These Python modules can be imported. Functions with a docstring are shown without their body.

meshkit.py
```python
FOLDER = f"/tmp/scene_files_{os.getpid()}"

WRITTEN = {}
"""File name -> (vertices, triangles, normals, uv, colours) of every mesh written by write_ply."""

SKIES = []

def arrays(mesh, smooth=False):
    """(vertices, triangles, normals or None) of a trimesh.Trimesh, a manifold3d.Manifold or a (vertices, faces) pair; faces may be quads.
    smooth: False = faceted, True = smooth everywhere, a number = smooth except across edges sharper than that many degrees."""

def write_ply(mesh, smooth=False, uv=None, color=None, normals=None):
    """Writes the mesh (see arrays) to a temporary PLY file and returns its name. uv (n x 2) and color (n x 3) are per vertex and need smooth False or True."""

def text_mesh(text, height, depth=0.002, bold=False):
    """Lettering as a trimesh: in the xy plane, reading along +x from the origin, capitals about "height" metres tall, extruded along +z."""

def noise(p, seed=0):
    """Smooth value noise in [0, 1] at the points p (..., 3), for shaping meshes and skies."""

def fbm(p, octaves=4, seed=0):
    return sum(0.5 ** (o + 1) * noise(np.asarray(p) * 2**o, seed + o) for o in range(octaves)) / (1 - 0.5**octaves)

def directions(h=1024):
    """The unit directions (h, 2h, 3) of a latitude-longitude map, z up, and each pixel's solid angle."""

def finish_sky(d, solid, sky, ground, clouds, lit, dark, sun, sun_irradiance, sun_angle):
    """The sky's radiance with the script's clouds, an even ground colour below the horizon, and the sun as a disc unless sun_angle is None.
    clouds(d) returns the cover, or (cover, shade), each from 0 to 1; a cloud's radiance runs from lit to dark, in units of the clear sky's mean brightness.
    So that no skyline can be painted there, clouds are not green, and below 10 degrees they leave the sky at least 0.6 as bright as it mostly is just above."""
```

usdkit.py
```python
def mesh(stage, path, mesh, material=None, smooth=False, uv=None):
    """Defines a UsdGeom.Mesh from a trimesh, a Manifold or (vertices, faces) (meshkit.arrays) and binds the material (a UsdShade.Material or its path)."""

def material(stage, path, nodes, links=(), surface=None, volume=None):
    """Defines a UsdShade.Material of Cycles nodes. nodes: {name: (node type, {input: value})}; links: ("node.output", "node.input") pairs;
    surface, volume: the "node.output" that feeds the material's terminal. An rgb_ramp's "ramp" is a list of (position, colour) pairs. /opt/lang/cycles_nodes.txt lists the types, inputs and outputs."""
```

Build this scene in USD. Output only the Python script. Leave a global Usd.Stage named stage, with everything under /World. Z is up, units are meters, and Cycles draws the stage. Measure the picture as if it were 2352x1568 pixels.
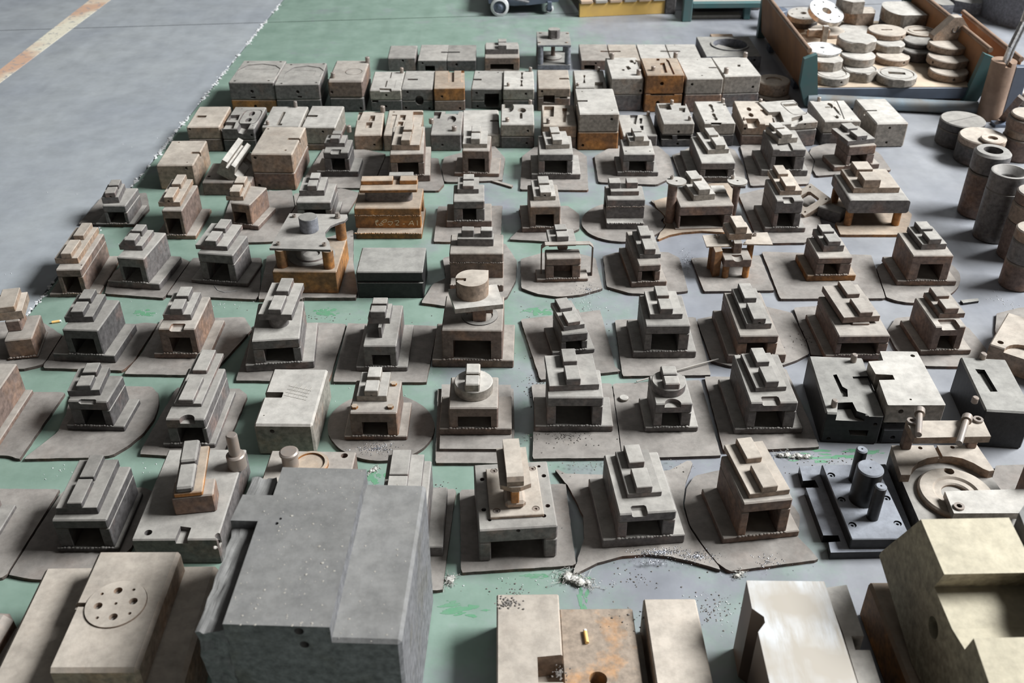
import math, random
import numpy as np
import trimesh
import usdkit
import meshkit
from manifold3d import Manifold, CrossSection
from shapely.geometry import Polygon, Point, MultiPolygon
from shapely.ops import unary_union
from pxr import Usd, UsdGeom, UsdLux, UsdShade, Gf, Sdf

stage = Usd.Stage.CreateInMemory()
UsdGeom.SetStageUpAxis(stage, UsdGeom.Tokens.z)
UsdGeom.SetStageMetersPerUnit(stage, 1.0)
UsdGeom.Xform.Define(stage, '/World')
UsdGeom.Scope.Define(stage, '/World/Looks')
rng = random.Random(7)
nrng = np.random.default_rng(11)

# ------------------------------------------------------------------ camera
W, H, F = 2352.0, 1568.0, 2287.0
CAMH, PITCH = 1.65, math.radians(34.7)
cam = UsdGeom.Camera.Define(stage, '/World/camera')
cam.AddTranslateOp().Set((0, 0, CAMH))
cam.AddRotateXOp().Set(90 - math.degrees(PITCH))
cam.CreateHorizontalApertureAttr(36.0)
cam.CreateVerticalApertureAttr(24.0)
cam.CreateFocalLengthAttr(36.0 * F / W)
cam.CreateClippingRangeAttr(Gf.Vec2f(0.05, 200))
cam.CreateFStopAttr(4.5)
cam.CreateFocusDistanceAttr(2.65)
cam.CreateExposureAttr(0.20)

# ------------------------------------------------------------------ light: windows of the hall (right and far end), skylights, dim ambient
def rect_light(name, pos, target, w, h, power, color):
    l = UsdLux.RectLight.Define(stage, '/World/' + name)
    l.CreateWidthAttr(w); l.CreateHeightAttr(h); l.CreateIntensityAttr(power)
    l.CreateColorAttr(Gf.Vec3f(*color)); l.CreateNormalizeAttr(False)
    d = Gf.Vec3d(*target) - Gf.Vec3d(*pos)
    m = Gf.Matrix4d(1); m.SetLookAt(Gf.Vec3d(*pos), Gf.Vec3d(*target), Gf.Vec3d(0, 0, 1) if abs(d[0]) + abs(d[1]) > 1e-3 else Gf.Vec3d(0, 1, 0))
    l.AddTransformOp().Set(m.GetInverse())
rect_light('window_light_right', (8.6, 3.6, 7.8), (0.3, 2.4, 0.0), 5.4, 3.2, 60.0, (0.965, 0.985, 1.0))
rect_light('window_light_far', (2.2, 12.5, 6.5), (0.8, 3.0, 0.0), 8.0, 3.0, 1.5, (0.93, 0.97, 1.0))
rect_light('skylight', (0.6, 2.8, 7.5), (0.6, 2.6, 0.0), 4.0, 3.0, 0.2, (1.0, 0.985, 0.96))
rect_light('door_light_near', (2.5, -5.5, 1.7), (1.0, 2.5, 0.4), 4.0, 2.4, 2.3, (1.0, 0.97, 0.93))
dome = UsdLux.DomeLight.Define(stage, '/World/ambient')
dome.CreateIntensityAttr(0.014)
dome.CreateColorAttr(Gf.Vec3f(1.0, 0.98, 0.96))

# ------------------------------------------------------------------ projection helpers (pixels of the 2352 x 1568 frame -> points of the place)
CT, ST = math.cos(PITCH), math.sin(PITCH)
FWD, RIGHT, UP = np.array([0, CT, -ST]), np.array([1.0, 0, 0]), np.array([0, ST, CT])
EYE = np.array([0, 0, CAMH])
CROPS = dict(A1=(0, 0, 1/3), A2=(784, 0, 1/3), A3=(1568, 0, 1/3), B1=(0, 392, 1/3), B2=(784, 392, 1/3), B3=(1568, 392, 1/3),
             C1=(0, 784, 1/3), C2=(784, 784, 1/3), C3=(1568, 784, 1/3), D1=(0, 1176, 1/3), D2=(784, 1176, 1/3), D3=(1568, 1176, 1/3),
             P1=(340, 110, .22959), P2=(800, 60, .22959), P3=(1300, 60, .22959), P4=(1740, 0, .2602), P5=(1700, 200, .31883), P6=(1100, 0, .32313),
             Q1=(0, 990, .2551), Q2=(860, 980, .2551), Q3=(1320, 980, .2551), Q4=(1752, 900, .2551), Q5=(0, 780, .2551), Q6=(560, 780, .2551),
             Q7=(1150, 760, .2551), Q8=(1560, 760, .2551), Q9=(0, 590, .2551), Q10=(540, 590, .2551), Q11=(1080, 590, .2551), Q12=(1600, 590, .2551),
             Q13=(1952, 590, .17029), G1=(800, 380, .11478), G2=(590, 460, .15944), G3=(2152, 180, .3317), G4=(1480, 380, .20408),
             G5=(1952, 1168, .2551), G6=(420, 1040, .3367), X=(0, 0, 1.0))
crop = CROPS['X']
def R(k):
    global crop
    crop = CROPS[k]
def px(x, y): return crop[0] + x * crop[2], crop[1] + y * crop[2]
def ray(x, y):
    u, v = px(x, y)
    return FWD + RIGHT * ((u - W / 2) / F) + UP * ((H / 2 - v) / F)
def at(x, y, z=0.0):
    r = ray(x, y)
    return EYE + r * ((z - CAMH) / r[2])
def proj(p):
    d = np.asarray(p, float) - EYE
    t = d @ FWD
    return W / 2 + F * (d @ RIGHT) / t, H / 2 - F * (d @ UP) / t
def depth_of(p): return (np.asarray(p, float) - EYE) @ FWD

class Frame:
    """A thing's own axes: origin on a support plane, x along its front edge, y away."""
    def __init__(s, o, yaw): s.o, s.yaw, s.c, s.s = np.array(o, float), yaw, math.cos(yaw), math.sin(yaw)
    @staticmethod
    def edge(x0, y0, x1, y1, z):
        a, b = at(x0, y0, z), at(x1, y1, z)
        return Frame(a, math.atan2(b[1] - a[1], b[0] - a[0])), float(np.hypot(*(b - a)[:2]))
    def loc(s, p):
        d = np.asarray(p, float) - s.o
        return np.array([d[0] * s.c + d[1] * s.s, -d[0] * s.s + d[1] * s.c, d[2]])
    def world(s, q): return s.o + np.array([q[0] * s.c - q[1] * s.s, q[0] * s.s + q[1] * s.c, q[2]])
    def top(s, x, y, z): return s.loc(at(x, y, s.o[2] + z))[:2]          # z above the frame's origin
    def front(s, x, y, yl=0.0):                                           # onto the plane local y = yl
        n = np.array([-s.s, s.c, 0]); r = ray(x, y)
        t = ((s.o - EYE) @ n + yl) / (r @ n)
        return s.loc(EYE + r * t)

# ------------------------------------------------------------------ materials (procedural)
def M(name, nodes, links, surface): return usdkit.material(stage, '/World/Looks/' + name, nodes, links, surface)
def metal(name, side, rust, rust_at=.55, dust=(.335, .318, .288), dust_amt=.92, rough=.62, metallic=.25, spots=.0, scale=9.0):
    """Worn die steel: bare metal on the sides, rust in patches, and the grey dust that settled on every face that looks up."""
    n = {"g": ("geometry", {}), "oi": ("object_info", {}),
         "off": ("vector_math", {"math_type": "scale", "vector1": (13.1, 7.7, 3.3)}), "addv": ("vector_math", {"math_type": "add"}),
         "n1": ("noise_texture", {"scale": scale, "detail": 7.0, "roughness": .62}),
         "n2": ("noise_texture", {"scale": 70.0, "detail": 4.0, "roughness": .6}),
         "n3": ("noise_texture", {"scale": 4.0, "detail": 3.0}),
         "r1": ("map_range", {"from_min": rust_at, "from_max": rust_at + .14, "clamp": True}),
         "mx": ("mix_color", {"a": side, "b": rust}),
         "v2": ("map_range", {"from_min": .3, "from_max": .7, "to_min": .62, "to_max": 1.36, "clamp": True}),
         "side": ("mix_color", {"blend_type": "multiply", "fac": 1.0}),
         "sep": ("separate_xyz", {}),
         "up": ("map_range", {"range_type": "smoothstep", "from_min": .35, "from_max": .9, "clamp": True}),
         "dn": ("map_range", {"from_min": .25, "from_max": .48, "to_min": .70, "to_max": 1.0, "clamp": True}),
         "df": ("math", {"math_type": "multiply"}), "da": ("math", {"math_type": "multiply", "value2": dust_amt}),
         "dr": ("map_range", {"from_min": 0.0, "from_max": 1.0, "to_min": .86, "to_max": 1.1}),
         "dc": ("mix_color", {"blend_type": "multiply", "fac": 1.0, "a": dust}),
         "dv": ("map_range", {"from_min": .3, "from_max": .7, "to_min": .80, "to_max": 1.13, "clamp": True}),
         "dc2": ("mix_color", {"blend_type": "multiply", "fac": 1.0}), "n4": ("noise_texture", {"scale": 28.0, "detail": 6.0, "roughness": .7}), "dv4": ("map_range", {"from_min": .32, "from_max": .62, "to_min": .74, "to_max": 1.08, "clamp": True}), "dc3": ("mix_color", {"blend_type": "multiply", "fac": 1.0}),
         "col": ("mix_color", {}),
         "rg": ("mix_float", {"a": rough, "b": .88}),
         "me": ("mix_float", {"a": metallic, "b": 0.0}),
         "bmp": ("bump", {"strength": .35, "distance": .0012}),
         "p": ("principled_bsdf", {"specular_ior_level": .4})}
    l = [("oi.random", "off.scale"), ("g.position", "addv.vector1"), ("off.vector", "addv.vector2"),
         ("addv.vector", "n1.vector"), ("addv.vector", "n2.vector"), ("addv.vector", "n3.vector"),
         ("n1.fac", "r1.value"), ("r1.result", "mx.fac"), ("n2.fac", "v2.value"), ("mx.result", "side.a"), ("v2.result", "side.b"),
         ("g.normal", "sep.vector"), ("sep.z", "up.value"), ("n1.fac", "dn.value"), ("up.result", "df.value1"), ("dn.result", "df.value2"),
         ("df.value", "da.value1"), ("oi.random", "dr.value"), ("dr.result", "dc.b"), ("n3.fac", "dv.value"), ("dc.result", "dc2.a"), ("dv.result", "dc2.b"),
         ("da.value", "col.fac"), ("side.result", "col.a"), ("addv.vector", "n4.vector"), ("n4.fac", "dv4.value"), ("dc2.result", "dc3.a"), ("dv4.result", "dc3.b"), ("dc3.result", "col.b"), ("col.result", "p.base_color"),
         ("da.value", "rg.fac"), ("rg.result", "p.roughness"), ("da.value", "me.fac"), ("me.result", "p.metallic"),
         ("n2.fac", "bmp.height"), ("bmp.normal", "p.normal")]
    return M(name, n, l, "p.BSDF")
MAT = {}
MAT['steel'] = metal('steel', (.128, .117, .113), (.185, .135, .118), .52)
MAT['dark'] = metal('dark_steel', (.075, .070, .069), (.12, .09, .082), .56, dust=(.27, .255, .23))
MAT['brown'] = metal('brown_steel', (.155, .112, .094), (.235, .145, .10), .50, dust=(.335, .308, .272))
MAT['plate'] = metal('plate_steel', (.085, .066, .058), (.16, .09, .062), .52, dust=(.295, .274, .248), dust_amt=.84, rough=.7)
MAT['orange'] = metal('rusty_steel', (.19, .095, .042), (.38, .165, .048), .46, dust=(.36, .31, .25), dust_amt=.85)
MAT['pale'] = metal('pale_steel', (.25, .225, .195), (.27, .20, .15), .55, dust=(.42, .40, .365), dust_amt=.9, rough=.5)
MAT['buff'] = metal('buff_steel', (.26, .20, .155), (.30, .20, .135), .5, dust=(.42, .375, .32))
MAT['bright'] = metal('bright_steel', (.50, .50, .50), (.42, .41, .40), .6, dust=(.55, .55, .54), dust_amt=.6, rough=.3, metallic=.8)
MAT['oily'] = metal('oily_black_steel', (.018, .018, .019), (.03, .028, .027), .55, dust=(.25, .265, .295), dust_amt=.85, rough=.4)
MAT['soot'] = metal('sooty_steel', (.018, .017, .017), (.03, .026, .024), .55, dust=(.30, .29, .265), dust_amt=.9, rough=.5)
MAT['mid'] = metal('mid_grey_steel', (.13, .122, .118), (.16, .125, .105), .55, dust=(.33, .315, .29), rough=.5)
MAT['tan'] = metal('tan_casting', (.33, .285, .20), (.24, .20, .14), .55, dust=(.50, .455, .345), dust_amt=.8, rough=.7, metallic=.0)
MAT['grey'] = metal('rough_grey_steel', (.135, .135, .14), (.115, .112, .105), .5, dust=(.205, .202, .192), rough=.8)
MAT['bluegrey'] = metal('blue_grey_steel', (.165, .17, .19), (.14, .145, .16), .55, dust=(.25, .24, .215), rough=.6, metallic=.1)

def plain(name, c, rough=.6, metallic=0.0, c2=None, scale=20.0, bump=.2):
    c2 = c2 or tuple(x * .7 for x in c)
    return M(name, {"g": ("geometry", {}), "n": ("noise_texture", {"scale": scale, "detail": 6.0, "roughness": .65}),
                    "r": ("map_range", {"from_min": .35, "from_max": .65, "clamp": True}), "m": ("mix_color", {"a": c, "b": c2}),
                    "b": ("bump", {"strength": bump, "distance": .002}), "p": ("principled_bsdf", {"roughness": rough, "metallic": metallic})},
             [("g.position", "n.vector"), ("n.fac", "r.value"), ("r.result", "m.fac"), ("m.result", "p.base_color"), ("n.fac", "b.height"), ("b.normal", "p.normal")], "p.BSDF")
MAT['hole'] = plain('dark_bore', (.012, .011, .01), .8)
MAT['pin'] = plain('pin_steel', (.235, .21, .19), .45, .3, (.29, .235, .195))
MAT['teal'] = plain('teal_paint', (.045, .125, .125), .5, c2=(.075, .12, .12), scale=9)
MAT['blue'] = plain('worn_blue_paint', (.16, .21, .245), .5, c2=(.15, .135, .115), scale=6)
MAT['cartblue'] = plain('dull_blue_paint', (.10, .125, .17), .5, c2=(.075, .09, .12), scale=6)
MAT['yellow'] = plain('yellow_board', (.62, .40, .10), .7, c2=(.52, .33, .10), scale=7)
MAT['wood'] = plain('pale_wood', (.46, .34, .24), .8, c2=(.38, .28, .2), scale=12)
MAT['board'] = plain('orange_board', (.36, .18, .08), .7, c2=(.24, .12, .06), scale=8)
MAT['rail'] = plain('brown_tube', (.30, .205, .145), .5, .2, c2=(.20, .13, .09), scale=14)
MAT['sheet'] = plain('dusty_sheet', (.44, .36, .27), .8, c2=(.34, .27, .2), scale=10)
MAT['white'] = plain('worn_white', (.62, .63, .63), .6, c2=(.5, .5, .5))
MAT['rubber'] = plain('black_rubber', (.03, .03, .032), .6)
MAT['fluff'] = plain('grey_cotton', (.50, .49, .46), .95, c2=(.40, .385, .35), scale=60)
MAT['chalk'] = plain('pale_chalk', (.80, .72, .50), .9)
MAT['butt'] = plain('cork_paper', (.72, .42, .12), .8, c2=(.78, .52, .2))
MAT['paper'] = plain('white_paper', (.75, .74, .70), .8)
MAT['swarf'] = plain('bright_swarf', (.42, .43, .46), .35, .85, c2=(.25, .25, .27), scale=300)
MAT['grit'] = plain('dark_grit', (.10, .092, .085), .8, c2=(.2, .18, .16), scale=200)
MAT['dustpale'] = plain('pale_dust', (.34, .32, .28), .9, c2=(.28, .26, .23), scale=80)

# ------------------------------------------------------------------ scene-tree helpers
used = {}
def numbered(parent, name):
    k = (str(parent), name)
    used[k] = used.get(k, -1) + 1
    return f'{parent}/{name}' + (f'_{used[k]:03d}' if used[k] else '')
def tag(prim, label=None, cat=None, group=None, kind=None):
    for k, v in (('label', label), ('category', cat), ('group', group), ('kind', kind)):
        if v: prim.SetCustomDataByKey(k, v)
LABELS = set()
def thing(name, label, cat, o=(0, 0, 0), yaw=0.0, group=None):
    assert label not in LABELS, label
    LABELS.add(label)
    x = UsdGeom.Xform.Define(stage, numbered('/World', name))
    x.AddTranslateOp().Set(Gf.Vec3d(*map(float, o)))
    x.AddRotateZOp().Set(math.degrees(yaw))
    tag(x.GetPrim(), label, cat, group)
    return x.GetPrim()
def part(parent, name, mesh, m, label=None, smooth=False, kind=None):
    p = usdkit.mesh(stage, numbered(parent.GetPath(), name), mesh, MAT[m] if isinstance(m, str) else m, smooth).GetPrim()
    if label: tag(p, label=label)
    if kind: tag(p, kind=kind)
    return p
def struct(name, mesh, m):
    p = usdkit.mesh(stage, numbered('/World', name), mesh, MAT[m] if isinstance(m, str) else m).GetPrim()
    tag(p, kind='structure'); return p

# ------------------------------------------------------------------ shapes
SG = np.array([(a, b, c) for a in (-1, 1) for b in (-1, 1) for c in (-1, 1)], float)
def rbox_m(x0, x1, y0, y1, z0, z1, c=.003):
    c = min(c, (x1 - x0) * .3, (y1 - y0) * .3, (z1 - z0) * .3)
    ctr, hf = np.array([(x0 + x1) / 2, (y0 + y1) / 2, (z0 + z1) / 2]), np.array([x1 - x0, y1 - y0, z1 - z0]) / 2
    pts = []
    for k in range(3):
        h = hf - c; h[k] = hf[k]
        pts.append(ctr + SG * h)
    return Manifold.hull_points(np.vstack(pts))
def rbox(*a, **k): return tri(rbox_m(*a, **k))
def tri(m):
    me = m.to_mesh()
    return trimesh.Trimesh(np.array(me.vert_properties[:, :3], float), np.array(me.tri_verts), process=False)
def box_m(x0, x1, y0, y1, z0, z1): return Manifold.cube((x1 - x0, y1 - y0, z1 - z0)).translate((x0, y0, z0))
def cyl_m(x, y, z0, z1, r, r2=None, seg=24): return Manifold.cylinder(z1 - z0, r, r if r2 is None else r2, seg).translate((x, y, z0))
def ycyl_m(x, z, y0, y1, r, seg=20): return Manifold.cylinder(y1 - y0, r, r, seg).rotate((-90, 0, 0)).translate((x, y0, z))
def prism_m(pts, z0, z1):
    pts = np.asarray(pts, float)
    if Polygon(pts).exterior.is_ccw is False: pts = pts[::-1]
    return Manifold.extrude(CrossSection([pts]), z1 - z0).translate((0, 0, z0))
def lathe(profile, seg=40):
    """Closed (r, z) outline turned about z."""
    return tri(lathe_m(profile, seg))
def lathe_m(profile, seg=40):
    p = np.asarray(profile, float)
    return Manifold.revolve(CrossSection([p if Polygon(p).exterior.is_ccw else p[::-1]]), seg)
def cham_cyl(x, y, z0, z1, r, c=.003, seg=36):
    c = min(c, r * .3, (z1 - z0) * .3)
    t = lathe([(0, z0), (r - c, z0), (r, z0 + c), (r, z1 - c), (r - c, z1), (0, z1)], seg)
    t.apply_translation((x, y, 0)); return t
def tube(pts, r, sides=10):
    out = []
    for a, b in zip(pts[:-1], pts[1:]):
        s = trimesh.creation.cylinder(radius=r, segment=[a, b], sections=sides)
        out.append(s)
    return trimesh.util.concatenate(out)
def local_poly(fr, pts, z): return [fr.top(x, y, z) for x, y in pts]
def rounded(poly, r=.004, n=.8e-3, step=.012, seed=0):
    """Torch-cut outline: rounded corners and a slightly uneven edge."""
    p = Polygon(poly).buffer(0)
    if p.geom_type != 'Polygon': p = max(p.geoms, key=lambda g: g.area)
    p = p.buffer(-r).buffer(r) if p.buffer(-r).area > .5 * p.area else p
    if p.geom_type != 'Polygon': p = max(p.geoms, key=lambda g: g.area)
    L = p.exterior.length; k = max(12, int(L / step))
    q = np.array([p.exterior.interpolate(i * L / k).coords[0] for i in range(k)])
    q += (meshkit.noise(np.c_[q * 60, np.full(k, seed)], 3)[:, None] - .5) * 2 * n
    q = Polygon(q).buffer(0)
    return q if q.geom_type == 'Polygon' else max(q.geoms, key=lambda g: g.area)

# ground plates must not overlap each other: later ones are cut back to what is free
TAKEN = []
def claim(poly, gap=.004):
    if TAKEN:
        u = unary_union(TAKEN).buffer(gap)
        poly = poly.difference(u)
        if poly.geom_type != 'Polygon':
            gs = [g for g in getattr(poly, 'geoms', []) if g.geom_type == 'Polygon']
            poly = max(gs, key=lambda g: g.area) if gs else None
    if poly is not None and not poly.is_empty: TAKEN.append(poly)
    return poly
PT = .009    # thickness of the base sheets

FOOT = []        # (owner path, footprint) of everything that stands on the floor
PLATES = []      # (owner prim, frame, outline, material, name, thickness, seed) built at the end
def footprint(prim, fr, x0, x1, y0, y1):
    FOOT.append((str(prim.GetPath()), Polygon([fr.world((x, y, 0))[:2] for x, y in ((x0, y0), (x1, y0), (x1, y1), (x0, y1))])))
def want_plate(prim, fr, pts, mat='plate', name='base_sheet', t=PT, world=False):
    w = [at(x, y, t)[:2] for x, y in pts] if not world else pts
    PLATES.append((prim, fr, Polygon(w).buffer(0), mat, name, t))
def build_plates():
    done = []
    for k, (prim, fr, poly, mat, name, t) in enumerate(PLATES):
        me = str(prim.GetPath())
        others = [p.buffer(.004) for o, p in FOOT if o != me and p.intersects(poly)] + [p.buffer(.0035) for o, p in done if o != me and p.intersects(poly)]
        if others: poly = poly.difference(unary_union(others))
        if poly.geom_type != 'Polygon':
            gs = [g for g in getattr(poly, 'geoms', []) if g.geom_type == 'Polygon']
            if not gs: continue
            poly = max(gs, key=lambda g: g.area)
        if poly.area < 1e-4: continue
        q = rounded(poly.exterior.coords, r=.0025, seed=k).intersection(poly.buffer(.0015))
        if q.geom_type != 'Polygon': q = max(q.geoms, key=lambda g: g.area)
        done.append((me, q))
        loc = [fr.loc((x, y, 0))[:2] for x, y in q.exterior.coords[:-1]]
        cs = CrossSection([np.asarray(loc if Polygon(loc).exterior.is_ccw else loc[::-1])])
        z = -fr.o[2]
        part(prim, name, tri(Manifold.extrude(cs, t).translate((0, 0, z))), mat)

def weld(x0, x1, z, seed, y=-.001, r=.0028):
    """A hand-laid weld bead along x: a chain of uneven blobs."""
    r_ = random.Random(seed); out = []; x = x0
    while x < x1:
        b = trimesh.creation.icosphere(1, r * r_.uniform(.7, 1.35)); b.apply_scale((1.5, 1, 1)); b.apply_translation((x, y, z + r_.uniform(-.001, .001)))
        out.append(b); x += r * r_.uniform(2.2, 3.4)
    return trimesh.util.concatenate(out)

def two_pads(t, holder, fr, z, b, byt, rib, bk, mat, gap=(.44, .57), hole=None, side=False, round_r=None, pad_c=.0016, base_c=.001, one=False, padlabel=None, base_h=None):
    """The upper die: a flat holder with a rib on it that a groove splits into two pads. b: front bottom edge pixels on height z (above fr);
    byt: pixel row of the holder's top front edge; rib: (xl, xr, y top) on the front face; bk: a pixel of the rib's top back edge."""
    # own axes in the die's frame
    a0, a1 = fr.top(b[0], b[1], z), fr.top(b[2], b[3], z)
    yaw = math.atan2(a1[1] - a0[1], a1[0] - a0[0]); w = float(np.hypot(*(a1 - a0)))
    f2 = Frame(fr.world((a0[0], a0[1], z)), fr.yaw + yaw)
    hb = base_h or f2.front((b[0] * .98 + b[2] * .02), byt)[2]
    zr = f2.front((rib[0] + rib[1]) / 2, rib[2])[2]
    r0, r1 = f2.front(rib[0], rib[2])[0], f2.front(rib[1], rib[2])[0]
    d = f2.top(bk[0], bk[1], zr)[1]
    d = max(d, .02)
    zr = max(hb + (zr - hb) * 1.12, hb + .008)
    def place(m):
        m = m.copy() if isinstance(m, trimesh.Trimesh) else tri(m)
        p0 = np.array([a0[0], a0[1], z]); c, s = math.cos(yaw), math.sin(yaw)
        T = np.eye(4); T[:2, :2] = [[c, -s], [s, c]]; T[:3, 3] = p0
        m.apply_transform(T); return m
    if round_r:
        cx, cy = (r0 + r1) / 2, d / 2
        base = tri(cyl_m(cx, cy, 0, hb, round_r, seg=56))
    else:
        base = rbox(0, w, 0, d, 0, hb, c=base_c)
    part(t, holder, place(base), mat)
    g0, g1 = gap
    if side:
        spans = [(r0, r0 + (r1 - r0) * g0), (r0 + (r1 - r0) * g1, r1)]
        y0 = side[0] * d; y1 = side[1] * d if len(side) > 1 else d
        for k, (a, bb) in enumerate(spans):
            part(t, 'pad', place(rbox(a, bb, y0, y1, hb - .0005, zr, c=pad_c)), mat)
    elif one:
        part(t, 'pad', place(rbox(r0, r1, -.0005, d, hb - .0005, zr, c=pad_c)), mat)
    else:
        fy = 0.0 if not round_r else d / 2 - math.sqrt(max(1e-6, round_r ** 2 - ((r1 - r0) / 2) ** 2)) + .001
        by = d if not round_r else d - fy
        L = by - fy
        m = rbox_m(r0, r1, fy - .0005, fy + L * g0, hb - .0005, zr, c=pad_c)
        if hole: 
            q = f2.front(hole[0], hole[1]); m = m - ycyl_m(q[0], q[2], -.01, .02, hole[2])
        part(t, 'pad', place(m), mat)
        part(t, 'pad', place(rbox(r0, r1, fy + L * g1, by, hb - .0005, zr, c=pad_c)), mat)
    return f2, hb, zr, d, w

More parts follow.
